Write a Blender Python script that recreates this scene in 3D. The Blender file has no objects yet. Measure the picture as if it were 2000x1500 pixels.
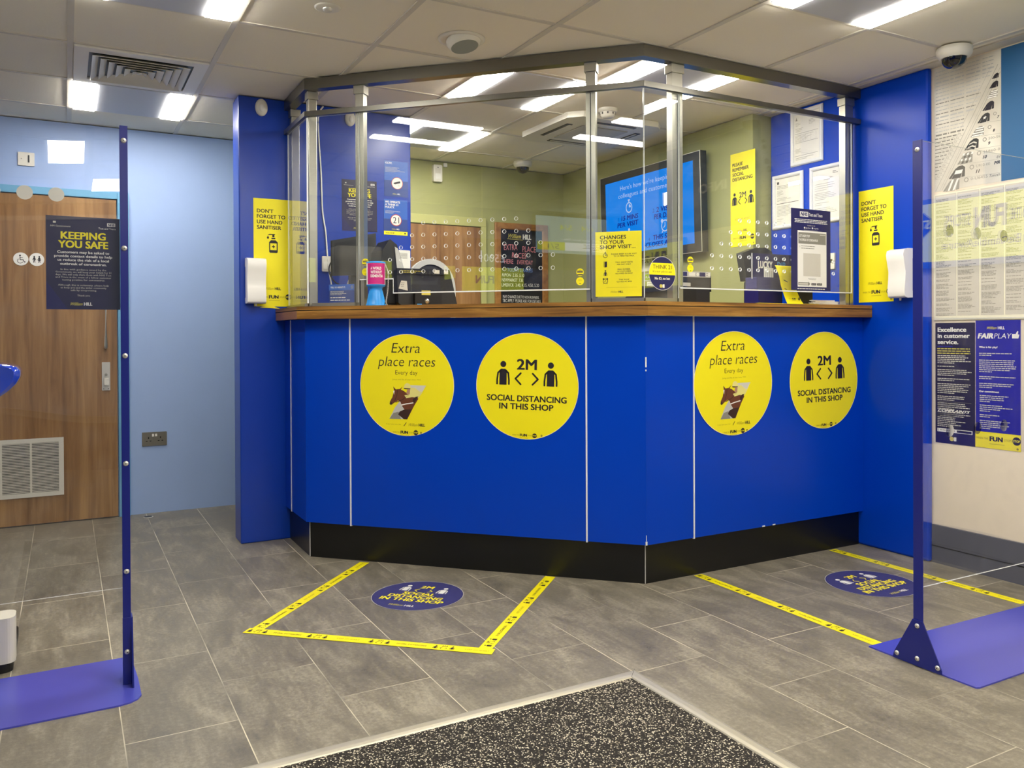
import bpy, bmesh, math, random
from mathutils import Matrix, Vector
random.seed(7)
S = bpy.context.scene
COL = S.collection
PI = math.pi

# ---------------------------------------------------------------- camera
cam_d = bpy.data.cameras.new('camera')
cam = bpy.data.objects.new('camera', cam_d)
COL.objects.link(cam)
cam_d.sensor_width = 36.0
cam_d.lens = 1612.94 / 2000 * 36
cam_d.shift_x = -(1021.29 - 1000) / 2000
cam_d.shift_y = (661.33 - 750) / 2000
cam_d.clip_start = 0.02
_yaw, _pitch, _roll = 0.5056, -0.0057, -0.0044
_f = Vector((math.sin(_yaw), math.cos(_yaw), 0)); _r = Vector((math.cos(_yaw), -math.sin(_yaw), 0)); _u = Vector((0, 0, 1))
_f2 = math.cos(_pitch) * _f + math.sin(_pitch) * _u; _u2 = -math.sin(_pitch) * _f + math.cos(_pitch) * _u
_r3 = math.cos(_roll) * _r + math.sin(_roll) * _u2; _u3 = -math.sin(_roll) * _r + math.cos(_roll) * _u2
_m = Matrix.Identity(4)
for _i in range(3):
    _m[_i][0] = _r3[_i]; _m[_i][1] = _u3[_i]; _m[_i][2] = -_f2[_i]
_m[2][3] = 1.1374
cam.matrix_world = _m
S.camera = cam

# ---------------------------------------------------------------- world, exposure
w = bpy.data.worlds.new('world'); S.world = w; w.use_nodes = True
w.node_tree.nodes['Background'].inputs[0].default_value = (0.6, 0.65, 0.7, 1)
w.node_tree.nodes['Background'].inputs[1].default_value = 0.05
S.view_settings.view_transform = 'Standard'; S.view_settings.look = 'None'
S.view_settings.exposure = 0.0; S.view_settings.gamma = 1.0
S.view_settings.use_curve_mapping = False
LAMP = 52.0                      # radiance of the ceiling light strips
DAY = 0.22                        # radiance of the glowing fill panes added behind the camera
try:
    S.cycles.max_bounces = 10; S.cycles.diffuse_bounces = 6; S.cycles.glossy_bounces = 5
    S.cycles.transparent_max_bounces = 24; S.cycles.sample_clamp_indirect = 6.0
except Exception:
    pass

# ---------------------------------------------------------------- materials
def lin(h):
    if isinstance(h, str):
        h = h.lstrip('#'); c = [int(h[i:i + 2], 16) / 255 for i in (0, 2, 4)]
    else:
        c = [v / 255 for v in h]
    return tuple((v / 12.92 if v <= 0.04045 else ((v + 0.055) / 1.055) ** 2.4) for v in c) + (1,)

def nd(nt, t, **kw):
    n = nt.nodes.new(t)
    for k, v in kw.items():
        if k.startswith('i_'):
            n.inputs[k[2:].replace('_', ' ')].default_value = v
        else:
            setattr(n, k, v)
    return n

def new_mat(name):
    m = bpy.data.materials.new(name); m.use_nodes = True
    nt = m.node_tree; b = nt.nodes['Principled BSDF']
    return m, nt, b

def plain(name, c, rough=0.5, metal=0.0, coat=0.0, noise=0.0, nscale=6.0, bump=0.0, bscale=200.0, spec=0.5):
    m, nt, b = new_mat(name)
    c = lin(c)
    b.inputs['Roughness'].default_value = rough; b.inputs['Metallic'].default_value = metal
    b.inputs['Coat Weight'].default_value = coat; b.inputs['Specular IOR Level'].default_value = spec
    if noise:
        tc = nd(nt, 'ShaderNodeTexCoord'); n = nd(nt, 'ShaderNodeTexNoise', i_Scale=nscale, i_Detail=4.0)
        nt.links.new(tc.outputs['Object'], n.inputs['Vector'])
        mx = nd(nt, 'ShaderNodeMix', data_type='RGBA')
        mx.inputs[6].default_value = tuple(v * (1 - noise) for v in c[:3]) + (1,)
        mx.inputs[7].default_value = tuple(min(1, v * (1 + noise)) for v in c[:3]) + (1,)
        nt.links.new(n.outputs['Fac'], mx.inputs[0]); nt.links.new(mx.outputs[2], b.inputs['Base Color'])
    else:
        b.inputs['Base Color'].default_value = c
    if bump:
        tc = nd(nt, 'ShaderNodeTexCoord'); n = nd(nt, 'ShaderNodeTexNoise', i_Scale=bscale, i_Detail=3.0)
        nt.links.new(tc.outputs['Object'], n.inputs['Vector'])
        bp = nd(nt, 'ShaderNodeBump', i_Strength=bump, i_Distance=0.002)
        nt.links.new(n.outputs['Fac'], bp.inputs['Height']); nt.links.new(bp.outputs['Normal'], b.inputs['Normal'])
    return m

def wood(name, c1, c2, c3, scale=(40, 40, 2.2), rough=0.35):
    """wood grain; 'scale' stretches the noise, smallest along the grain"""
    m, nt, b = new_mat(name)
    tc = nd(nt, 'ShaderNodeTexCoord'); mp = nd(nt, 'ShaderNodeMapping'); mp.inputs['Scale'].default_value = scale
    n1 = nd(nt, 'ShaderNodeTexNoise', i_Scale=1.0, i_Detail=6.0, i_Roughness=0.62, i_Distortion=0.7)
    n2 = nd(nt, 'ShaderNodeTexNoise', i_Scale=0.22, i_Detail=3.0, i_Distortion=1.2)
    nt.links.new(tc.outputs['Object'], mp.inputs[0])
    nt.links.new(mp.outputs[0], n1.inputs['Vector']); nt.links.new(mp.outputs[0], n2.inputs['Vector'])
    ad = nd(nt, 'ShaderNodeMath', operation='ADD'); ml = nd(nt, 'ShaderNodeMath', operation='MULTIPLY'); ml.inputs[1].default_value = 0.5
    nt.links.new(n1.outputs['Fac'], ad.inputs[0]); nt.links.new(n2.outputs['Fac'], ad.inputs[1]); nt.links.new(ad.outputs[0], ml.inputs[0])
    cr = nd(nt, 'ShaderNodeValToRGB'); e = cr.color_ramp.elements
    e[0].position = 0.36; e[0].color = lin(c1); e[1].position = 0.66; e[1].color = lin(c3)
    k = e.new(0.5); k.color = lin(c2)
    nt.links.new(ml.outputs[0], cr.inputs[0]); nt.links.new(cr.outputs[0], b.inputs['Base Color'])
    b.inputs['Roughness'].default_value = rough
    return m

def emit(name, c, strength):
    m = bpy.data.materials.new(name); m.use_nodes = True; nt = m.node_tree
    nt.nodes.remove(nt.nodes['Principled BSDF'])
    e = nd(nt, 'ShaderNodeEmission'); e.inputs[0].default_value = lin(c); e.inputs[1].default_value = strength
    nt.links.new(e.outputs[0], nt.nodes['Material Output'].inputs[0])
    return m

def clear(name, tint=(0.975, 0.985, 0.98), ior=1.49, wave=0.0, wscale=1.3, rough=0.0, haze=0.0):
    """clear sheet: light passes straight through, the surface reflects by Fresnel; 'haze' is the film of dust and wipe marks"""
    m = bpy.data.materials.new(name); m.use_nodes = True; nt = m.node_tree
    nt.nodes.remove(nt.nodes['Principled BSDF'])
    t = nd(nt, 'ShaderNodeBsdfTransparent'); t.inputs[0].default_value = tint + (1,)
    g = nd(nt, 'ShaderNodeBsdfGlossy'); g.inputs['Roughness'].default_value = rough; g.inputs[0].default_value = (1, 1, 1, 1)
    fr = nd(nt, 'ShaderNodeFresnel', i_IOR=ior)
    ge = nd(nt, 'ShaderNodeNewGeometry'); mi_ = nd(nt, 'ShaderNodeMapRange')     # both faces of the sheet reflect alike
    mi_.inputs[3].default_value = ior; mi_.inputs[4].default_value = 1 / ior
    nt.links.new(ge.outputs['Backfacing'], mi_.inputs[0]); nt.links.new(mi_.outputs[0], fr.inputs['IOR'])
    mx = nd(nt, 'ShaderNodeMixShader')
    nt.links.new(fr.outputs[0], mx.inputs[0]); nt.links.new(t.outputs[0], mx.inputs[1]); nt.links.new(g.outputs[0], mx.inputs[2])
    out = mx
    if haze:
        d = nd(nt, 'ShaderNodeBsdfDiffuse'); d.inputs[0].default_value = (0.8, 0.8, 0.78, 1)
        tc = nd(nt, 'ShaderNodeTexCoord'); n = nd(nt, 'ShaderNodeTexNoise', i_Scale=5.0, i_Detail=6.0, i_Distortion=2.5)
        nt.links.new(tc.outputs['Object'], n.inputs['Vector'])
        mr = nd(nt, 'ShaderNodeMapRange'); mr.inputs[1].default_value = 0.45; mr.inputs[2].default_value = 0.75
        mr.inputs[3].default_value = 0.0; mr.inputs[4].default_value = haze
        nt.links.new(n.outputs['Fac'], mr.inputs[0])
        m2 = nd(nt, 'ShaderNodeMixShader'); nt.links.new(mr.outputs[0], m2.inputs[0])
        nt.links.new(mx.outputs[0], m2.inputs[1]); nt.links.new(d.outputs[0], m2.inputs[2]); out = m2
    if wave:
        tc = nd(nt, 'ShaderNodeTexCoord'); n = nd(nt, 'ShaderNodeTexNoise', i_Scale=wscale, i_Detail=0.0)
        nt.links.new(tc.outputs['Object'], n.inputs['Vector'])
        bp = nd(nt, 'ShaderNodeBump', i_Strength=1.0, i_Distance=wave)
        nt.links.new(n.outputs['Fac'], bp.inputs['Height']); nt.links.new(bp.outputs['Normal'], g.inputs['Normal'])
    nt.links.new(out.outputs[0], nt.nodes['Material Output'].inputs[0])
    return m

def floor_mat():
    m, nt, b = new_mat('slate_tile')
    tc = nd(nt, 'ShaderNodeTexCoord'); L = nt.links
    sx = nd(nt, 'ShaderNodeSeparateXYZ'); L.new(tc.outputs['Object'], sx.inputs[0])
    ax = nd(nt, 'ShaderNodeMath', operation='ADD'); ax.inputs[1].default_value = 0.1691 + 0.3051 * 40
    ay = nd(nt, 'ShaderNodeMath', operation='ADD'); ay.inputs[1].default_value = -4.6768 + 0.6102 * 40.5
    L.new(sx.outputs[0], ax.inputs[0]); L.new(sx.outputs[1], ay.inputs[0])
    cb = nd(nt, 'ShaderNodeCombineXYZ'); L.new(ay.outputs[0], cb.inputs[0]); L.new(ax.outputs[0], cb.inputs[1])
    br = nd(nt, 'ShaderNodeTexBrick', i_Scale=1.0, i_Mortar_Size=0.0018, i_Mortar_Smooth=0.25, i_Brick_Width=0.6102, i_Row_Height=0.3051, i_Bias=0.0)
    br.offset = 0.5; br.offset_frequency = 2; br.squash = 1.0
    br.inputs['Color1'].default_value = (0.0, 0.0, 0.0, 1); br.inputs['Color2'].default_value = (1, 1, 1, 1); br.inputs['Mortar'].default_value = (0.5, 0.5, 0.5, 1)
    L.new(cb.outputs[0], br.inputs['Vector'])
    # slate clouding: stretched along the tile, shifted from tile to tile
    mp = nd(nt, 'ShaderNodeMapping'); mp.inputs['Scale'].default_value = (7.0, 2.6, 1.0)
    L.new(tc.outputs['Object'], mp.inputs[0])
    va = nd(nt, 'ShaderNodeVectorMath', operation='MULTIPLY_ADD'); va.inputs[1].default_value = (9, 9, 9)
    L.new(br.outputs['Color'], va.inputs[0]); L.new(mp.outputs[0], va.inputs[2])
    n1 = nd(nt, 'ShaderNodeTexNoise', i_Scale=1.5, i_Detail=8.0, i_Roughness=0.68, i_Distortion=0.6); L.new(va.outputs[0], n1.inputs['Vector'])
    mp2 = nd(nt, 'ShaderNodeMapping'); mp2.inputs['Scale'].default_value = (60.0, 7.0, 1.0); L.new(tc.outputs['Object'], mp2.inputs[0])
    n2 = nd(nt, 'ShaderNodeTexNoise', i_Scale=1.0, i_Detail=4.0, i_Roughness=0.6); L.new(mp2.outputs[0], n2.inputs['Vector'])
    mm = nd(nt, 'ShaderNodeMath', operation='MULTIPLY_ADD'); mm.inputs[1].default_value = 0.3; L.new(n2.outputs['Fac'], mm.inputs[0]); L.new(n1.outputs['Fac'], mm.inputs[2])
    n4 = nd(nt, 'ShaderNodeTexNoise', i_Scale=70.0, i_Detail=6.0, i_Roughness=0.75); L.new(tc.outputs['Object'], n4.inputs['Vector'])
    m4 = nd(nt, 'ShaderNodeMath', operation='MULTIPLY_ADD'); m4.inputs[1].default_value = 0.75; L.new(n4.outputs['Fac'], m4.inputs[0]); L.new(mm.outputs[0], m4.inputs[2])
    m5 = nd(nt, 'ShaderNodeMath', operation='SUBTRACT'); m5.inputs[1].default_value = 0.375; L.new(m4.outputs[0], m5.inputs[0]); mm = m5
    cr = nd(nt, 'ShaderNodeValToRGB'); e = cr.color_ramp.elements
    e[0].position = 0.36; e[0].color = lin('#5f5a50'); e[1].position = 1.0; e[1].color = lin('#aaa290')
    k = e.new(0.64); k.color = lin('#7c7567')
    L.new(mm.outputs[0], cr.inputs[0])
    tv = nd(nt, 'ShaderNodeMath', operation='MULTIPLY_ADD'); tv.inputs[1].default_value = 0.16; tv.inputs[2].default_value = 0.92
    L.new(br.outputs['Color'], tv.inputs[0])
    tm = nd(nt, 'ShaderNodeMix', data_type='RGBA', blend_type='MULTIPLY'); tm.inputs[0].default_value = 1.0
    L.new(cr.outputs[0], tm.inputs[6]); L.new(tv.outputs[0], tm.inputs[7])
    # grout: pale in places, worn dark in others
    n3 = nd(nt, 'ShaderNodeTexNoise', i_Scale=2.3, i_Detail=2.0); L.new(tc.outputs['Object'], n3.inputs['Vector'])
    gr = nd(nt, 'ShaderNodeValToRGB'); g = gr.color_ramp.elements
    g[0].position = 0.38; g[0].color = lin('#8d8678'); g[1].position = 0.6; g[1].color = lin('#d6ccb4')
    L.new(n3.outputs['Fac'], gr.inputs[0])
    mx = nd(nt, 'ShaderNodeMix', data_type='RGBA'); L.new(br.outputs['Fac'], mx.inputs[0]); L.new(tm.outputs[2], mx.inputs[6]); L.new(gr.outputs[0], mx.inputs[7])
    L.new(mx.outputs[2], b.inputs['Base Color'])
    rr = nd(nt, 'ShaderNodeMapRange'); rr.inputs[1].default_value = 0.3; rr.inputs[2].default_value = 0.9; rr.inputs[3].default_value = 0.27; rr.inputs[4].default_value = 0.5
    L.new(mm.outputs[0], rr.inputs[0]); L.new(rr.outputs[0], b.inputs['Roughness'])
    hs = nd(nt, 'ShaderNodeMath', operation='MULTIPLY_ADD'); hs.inputs[1].default_value = -1.2; L.new(br.outputs['Fac'], hs.inputs[0]); L.new(mm.outputs[0], hs.inputs[2])
    bp = nd(nt, 'ShaderNodeBump', i_Strength=0.35, i_Distance=0.0025); L.new(hs.outputs[0], bp.inputs['Height']); L.new(bp.outputs['Normal'], b.inputs['Normal'])
    return m

def carpet_mat():
    m, nt, b = new_mat('mat_carpet'); L = nt.links
    tc = nd(nt, 'ShaderNodeTexCoord')
    n = nd(nt, 'ShaderNodeTexVoronoi', i_Scale=300.0); L.new(tc.outputs['Object'], n.inputs['Vector'])
    sp = nd(nt, 'ShaderNodeSeparateColor'); L.new(n.outputs['Color'], sp.inputs[0])
    cr = nd(nt, 'ShaderNodeValToRGB'); cr.color_ramp.interpolation = 'CONSTANT'; e = cr.color_ramp.elements
    e[0].position = 0.0; e[0].color = lin('#221e1a'); e[1].position = 0.88; e[1].color = lin('#e6dcc6')
    k = e.new(0.5); k.color = lin('#2d2823'); k = e.new(0.8); k.color = lin('#6d6557')
    L.new(sp.outputs[0], cr.inputs[0]); L.new(cr.outputs[0], b.inputs['Base Color'])
    b.inputs['Roughness'].default_value = 0.95
    bp = nd(nt, 'ShaderNodeBump', i_Strength=0.9, i_Distance=0.004); L.new(n.outputs['Distance'], bp.inputs['Height']); L.new(bp.outputs['Normal'], b.inputs['Normal'])
    return m

def news_mat():
    """blown-up newsprint background tone"""
    m, nt, b = new_mat('newsprint_paper'); L = nt.links
    tc = nd(nt, 'ShaderNodeTexCoord'); n = nd(nt, 'ShaderNodeTexNoise', i_Scale=4.0, i_Detail=3.0); L.new(tc.outputs['Object'], n.inputs['Vector'])
    cr = nd(nt, 'ShaderNodeValToRGB'); e = cr.color_ramp.elements
    e[0].position = 0.35; e[0].color = lin('#c9c3b4'); e[1].position = 0.65; e[1].color = lin('#ebe6d8')
    L.new(n.outputs['Fac'], cr.inputs[0]); L.new(cr.outputs[0], b.inputs['Base Color']); b.inputs['Roughness'].default_value = 0.4
    return m

M = {}
def mk(k, *a, **kw): M[k] = plain(k, *a, **kw)
M['floor'] = floor_mat(); M['carpet'] = carpet_mat(); M['news'] = news_mat()
mk('ceiling_tile', '#f6f0e0', 0.9, bump=0.25, bscale=90)
mk('tbar', '#d9d4c8', 0.5)
mk('wall_lightblue', '#9fb8e6', 0.55, noise=0.03, bump=0.06, bscale=60)
mk('wall_green', '#a2a36b', 0.6, bump=0.06, bscale=60)
mk('wall_beige', '#eadcc4', 0.6)
mk('wall_grey', '#4a4c55', 0.6)
mk('blue_panel', '#003ebc', 0.3, noise=0.02, nscale=2, spec=0.2)
mk('blue_paint', '#0239a8', 0.28, noise=0.02, nscale=2, bump=0.03, bscale=80)
mk('teal_panel', '#1d5f92', 0.4)
mk('kick', '#0d0e0d', 0.3)
mk('white_trim', '#e4e6ea', 0.35)
mk('skirting', '#5b5c66', 0.4)
mk('navy_metal', '#14207c', 0.28)
mk('blue_base', '#4a4eb8', 0.25, noise=0.05, nscale=3)
mk('alu', '#a8a69c', 0.32, metal=0.9)
mk('alu_dark', '#7b7972', 0.28, metal=0.9)
mk('brushed', '#85827a', 0.38, metal=0.9); mk('steel', '#dedbd3', 0.3, metal=0.6)
mk('matframe', '#c9c2b0', 0.38, metal=0.55)
mk('black', '#0b0b0c', 0.4); mk('ink', '#1a1220', 0.55); mk('dark', '#1d1e20', 0.45)
mk('charcoal', '#2b2c2e', 0.5); mk('grey', '#8a8a86', 0.5); mk('lightgrey', '#c2c1bc', 0.5)
mk('white', '#f1efe8', 0.4); mk('white_gloss', '#f4f2ee', 0.15); mk('cream', '#dbd6c9', 0.5, bump=0.05)
mk('paper', '#f3f1ea', 0.6); mk('shaded_paper', '#c4bfb2', 0.6); mk('paper_cream', '#ece8cf', 0.5); mk('yellow', '#f8ea10', 0.4); mk('yellow_dim', '#b8aa1c', 0.5)  # the results board's paper is darker: its shade is put into the colour
mk('navy', '#1b1a58', 0.35); mk('navy_dark', '#201d44', 0.35); mk('royal', '#2626a0', 0.35); mk('navy_floor', '#3b3a70', 0.5)
mk('print_blue', '#2a62c0', 0.35); mk('print_deep', '#20408c', 0.35); mk('sky', '#3f94e6', 0.3); mk('tinblue', '#2b96ea', 0.3); mk('pink', '#cf2d8d', 0.4); mk('magenta', '#c8257f', 0.4)
mk('gold', '#cfc35a', 0.4); mk('red', '#c23a2a', 0.4); mk('greyprint', '#8d8a80', 0.6); mk('palegrey', '#d2cec2', 0.6)
mk('brown', '#6a3a22', 0.5); mk('brown_dark', '#38211a', 0.5); mk('tan', '#b58a6c', 0.5); mk('jersey', '#e9df86', 0.5)
mk('chalk_white', '#e9e9e6', 0.8); mk('chalk_pink', '#d98a94', 0.8); mk('chalk_blue', '#6b93dc', 0.8); mk('board', '#14151c', 0.5)
mk('door_frame', '#6aa9d0', 0.4); mk('frame_green', '#b4b272', 0.5)
mk('dome', '#0b0a10', 0.06, coat=1.0); mk('plastic_white', '#e9e5da', 0.35); mk('grille_grey', '#8f9590', 0.6)
mk('glossy_blue', '#0f3fd0', 0.08, coat=1.0); mk('greencard', '#9fbf3a', 0.4); mk('frost', '#d6d5cf', 0.5); mk('frost_grey', '#9c9aa2', 0.5)
mk('edge', '#f2f6f6', 0.15); mk('chip', '#f0f0ee', 0.6); mk('lightpanel', '#c9ccd4', 0.45); mk('stain', '#9a968c', 0.6)
M['wood_door'] = wood('wood_door', '#74502c', '#926a3e', '#ae8552', (26, 26, 1.6), 0.42)
M['wood_top'] = wood('wood_top', '#5d3d17', '#906426', '#bd8f46', (3.0, 3.0, 55), 0.4)
M['wood_top2'] = wood('wood_top2', '#7d5628', '#946632', '#a6783c', (2.2, 2.2, 40), 0.4)
M['wood_frame'] = wood('wood_frame', '#7d5226', '#9c6c36', '#b68746', (14, 14, 3), 0.45)
M['glass'] = clear('counter_glass', haze=0.02)
M['acrylic'] = clear('acrylic_sheet', tint=(0.965, 0.97, 0.985), wave=0.012, wscale=1.5, haze=0.02)
M['frameglass'] = clear('frame_glazing', tint=(1, 1, 1))
M['daylight'] = emit('window_daylight', (225, 235, 250), DAY)  # glow of the added front panes, a fill for ceiling and counter
M['frost_grey'] = clear('frosted_dot', tint=(0.62, 0.62, 0.66), haze=0.9)
M['lamp'] = emit('lamp_diffuser', (255, 249, 237), LAMP)
M['screen_blue'] = emit('screen_blue', '#1187f2', 0.95); M['screen_ink'] = emit('screen_ink', '#0b1f9a', 0.8); M['screen_pale'] = emit('screen_pale', '#b9ccf2', 1.0)
M['screen_grey'] = emit('screen_grey', '#93aebc', 3.2); M['screen_yellow'] = emit('screen_yellow', '#d8e43a', 3.0); M['screen_white'] = emit('screen_white', '#eef3ff', 3.6); M['screen_dark'] = emit('screen_dark', '#20305a', 0.6)
M['band_green'] = emit('banner_backlit', '#dfe24a', 2.6); M['band_ink'] = emit('banner_letters', '#2a3a9a', 0.6)

# ---------------------------------------------------------------- mesh builder
_tcache = {}
def text_mesh(s, bold, shear, res):
    k = (s, bold, shear, res)
    if k not in _tcache:
        c = bpy.data.curves.new('t', 'FONT'); c.body = s; c.size = 1 / 0.682; c.resolution_u = res
        c.offset = bold; c.shear = shear; c.dimensions = '2D'; c.fill_mode = 'BOTH'
        o = bpy.data.objects.new('t', c); m = o.to_mesh()
        vs = [(v.co.x, v.co.y) for v in m.vertices]; fs = [tuple(p.vertices) for p in m.polygons]
        flip = bool(m.polygons) and m.polygons[0].normal.z < 0
        if flip: fs = [f[::-1] for f in fs]
        o.to_mesh_clear(); bpy.data.objects.remove(o); bpy.data.curves.remove(c)
        _tcache[k] = (vs, fs)
    return _tcache[k]

class MB:
    def __init__(s): s.v = []; s.f = []; s.m = []; s.sm = []; s.mats = []
    def mi(s, k):
        if k not in s.mats: s.mats.append(k)
        return s.mats.index(k)
    def add(s, vs, fs, mat, smooth=False, T=None):
        b = len(s.v); i = s.mi(mat)
        if T is not None: vs = [T @ Vector(v) for v in vs]
        s.v += [tuple(v) for v in vs]
        for f in fs:
            s.f.append(tuple(b + j for j in f)); s.m.append(i); s.sm.append(smooth)
        return s
    def box(s, x0, x1, y0, y1, z0, z1, mat, T=None):
        vs = [(x0, y0, z0), (x1, y0, z0), (x1, y1, z0), (x0, y1, z0), (x0, y0, z1), (x1, y0, z1), (x1, y1, z1), (x0, y1, z1)]
        return s.add(vs, [(0, 3, 2, 1), (4, 5, 6, 7), (0, 1, 5, 4), (1, 2, 6, 5), (2, 3, 7, 6), (3, 0, 4, 7)], mat, T=T)
    def prism(s, poly, z0, z1, mat, side=None, T=None, smooth=False):
        n = len(poly); vs = [(x, y, z0) for x, y in poly] + [(x, y, z1) for x, y in poly]
        s.add(vs, [tuple(range(n))[::-1], tuple(range(n, 2 * n))], mat, T=T)
        return s.add(vs, [(i, (i + 1) % n, n + (i + 1) % n, n + i) for i in range(n)], side or mat, smooth=smooth, T=T)
    def flat(s, poly, z, mat, T=None): return s.add([(x, y, z) for x, y in poly], [tuple(range(len(poly)))], mat, T=T)
    def rect(s, x0, x1, y0, y1, z, mat, T=None): return s.flat([(x0, y0), (x1, y0), (x1, y1), (x0, y1)], z, mat, T)
    def disc(s, cx, cy, r, z, mat, n=40, ry=None, T=None):
        return s.flat([(cx + r * math.cos(2 * PI * i / n), cy + (ry or r) * math.sin(2 * PI * i / n)) for i in range(n)], z, mat, T)
    def ring(s, cx, cy, r0, r1, z, mat, n=40, T=None):
        vs = []
        for i in range(n):
            a = 2 * PI * i / n; vs += [(cx + r0 * math.cos(a), cy + r0 * math.sin(a), z), (cx + r1 * math.cos(a), cy + r1 * math.sin(a), z)]
        return s.add(vs, [(2 * i, 2 * i + 1, (2 * i + 3) % (2 * n), (2 * i + 2) % (2 * n)) for i in range(n)], mat, T=T)
    def stroke(s, pts, wd, z, mat, T=None):
        for i in range(len(pts) - 1):
            (x0, y0), (x1, y1) = pts[i], pts[i + 1]; d = math.hypot(x1 - x0, y1 - y0) or 1
            nx, ny = -(y1 - y0) / d * wd / 2, (x1 - x0) / d * wd / 2
            s.flat([(x0 - nx, y0 - ny), (x1 - nx, y1 - ny), (x1 + nx, y1 + ny), (x0 + nx, y0 + ny)], z, mat, T)
        for (x, y) in pts: s.disc(x, y, wd / 2, z, mat, 10, T=T)
        return s
    def lathe(s, prof, mat, n=32, T=None, smooth=True, cap=True):
        vs = []
        for r, z in prof: vs += [(r * math.cos(2 * PI * i / n), r * math.sin(2 * PI * i / n), z) for i in range(n)]
        k = len(prof)
        s.add(vs, [(a * n + i, a * n + (i + 1) % n, (a + 1) * n + (i + 1) % n, (a + 1) * n + i) for a in range(k - 1) for i in range(n)], mat, smooth, T)
        if cap: s.add(vs, [tuple(range(n))[::-1], tuple(range((k - 1) * n, k * n))], mat, False, T)
        return s
    def cyl(s, p0, p1, r, mat, n=16, r2=None):
        p0, p1 = Vector(p0), Vector(p1); d = p1 - p0
        T = Matrix.Translation(p0) @ d.to_track_quat('Z', 'Y').to_matrix().to_4x4()
        return s.lathe([(r, 0), (r2 if r2 is not None else r, d.length)], mat, n, T)
    def tube(s, pts, r, mat, n=8):
        pts = [Vector(p) for p in pts]; vs = []
        for i, p in enumerate(pts):
            d = (pts[min(i + 1, len(pts) - 1)] - pts[max(i - 1, 0)]).normalized()
            q = d.to_track_quat('Z', 'Y').to_matrix()
            vs += [tuple(p + q @ Vector((r * math.cos(2 * PI * k / n), r * math.sin(2 * PI * k / n), 0))) for k in range(n)]
        k = len(pts)
        s.add(vs, [(a * n + i, a * n + (i + 1) % n, (a + 1) * n + (i + 1) % n, (a + 1) * n + i) for a in range(k - 1) for i in range(n)], mat, True)
        return s.add(vs, [tuple(range(n))[::-1], tuple(range((k - 1) * n, k * n))], mat)
    def text(s, t, x, y, h, mat, al='l', w=None, bold=0.0, it=0.0, z=0.0006, rot=0.0, res=2, T=None):
        vs, fs = text_mesh(t, min(bold, 0.0), it, res)
        if not vs: return s
        n0 = len(vs)
        if bold > 0 and h > 0.004:      # heavier weight: the outline repeated a little to each side
            v0, f0 = vs, fs; vs, fs = [], []; bb = bold * 1.15
            for kx, ky in ((-1, -.5), (1, -.5), (-1, .5), (1, .5), (0, 0)):
                b0 = len(vs); vs = vs + [(p + kx * bb, q + ky * bb) for p, q in v0]; fs = fs + [tuple(b0 + j for j in f) for f in f0]
        x0 = min(v[0] for v in vs); x1 = max(v[0] for v in vs); sc = w / (x1 - x0) if w else h
        wd = (x1 - x0) * sc; ox = {'l': 0, 'c': -wd / 2, 'r': -wd}[al]
        ca, sa = math.cos(rot), math.sin(rot); out = []
        for k_, (a, b) in enumerate(vs):
            px, py = (a - x0) * sc + ox, b * h
            out.append((x + px * ca - py * sa, y + px * sa + py * ca, z + (k_ // n0) * 3e-5))
        return s.add(out, fs, mat, T=T)
    def lines(s, x, y, wd, n, pitch, h, mat, al='l', z=0.0006, lo=0.55, last=0.5, T=None):
        """printed lines too small to read"""
        for i in range(n):
            L = wd * (last if i == n - 1 else random.uniform(lo, 1.0)); a = {'l': x, 'c': x - L / 2, 'r': x - L}[al]
            p = a; yy = y - i * pitch
            while p < a + L - 1e-5:
                q = min(a + L, p + random.uniform(2.0, 6.0) * h)
                s.rect(p, q, yy - h / 2, yy + h / 2, z, mat, T); p = q + h * 0.7
        return s
    def build(s, name, parent=None, loc=None, mat4=None, bevel=0.0, seg=2, edge=None):
        me = bpy.data.meshes.new(name)
        me.from_pydata(s.v, [], s.f)
        for k in s.mats: me.materials.append(M[k])
        me.polygons.foreach_set('material_index', s.m); me.polygons.foreach_set('use_smooth', s.sm); me.update()
        o = bpy.data.objects.new(name, me); COL.objects.link(o)
        if parent is not None: o.parent = parent
        if mat4 is not None: o.matrix_local = mat4
        elif loc is not None: o.location = loc
        if bevel:
            md = o.modifiers.new('bevel', 'BEVEL'); md.width = bevel; md.segments = seg; md.limit_method = 'ANGLE'; md.angle_limit = 0.7
        return o

def frame4(org, ux, uy=(0, 0, 1)):
    ux = Vector(ux).normalized(); uy = Vector(uy).normalized(); n = ux.cross(uy)
    m = Matrix.Identity(4)
    for i in range(3):
        m[i][0] = ux[i]; m[i][1] = uy[i]; m[i][2] = n[i]; m[i][3] = org[i]
    return m

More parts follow.
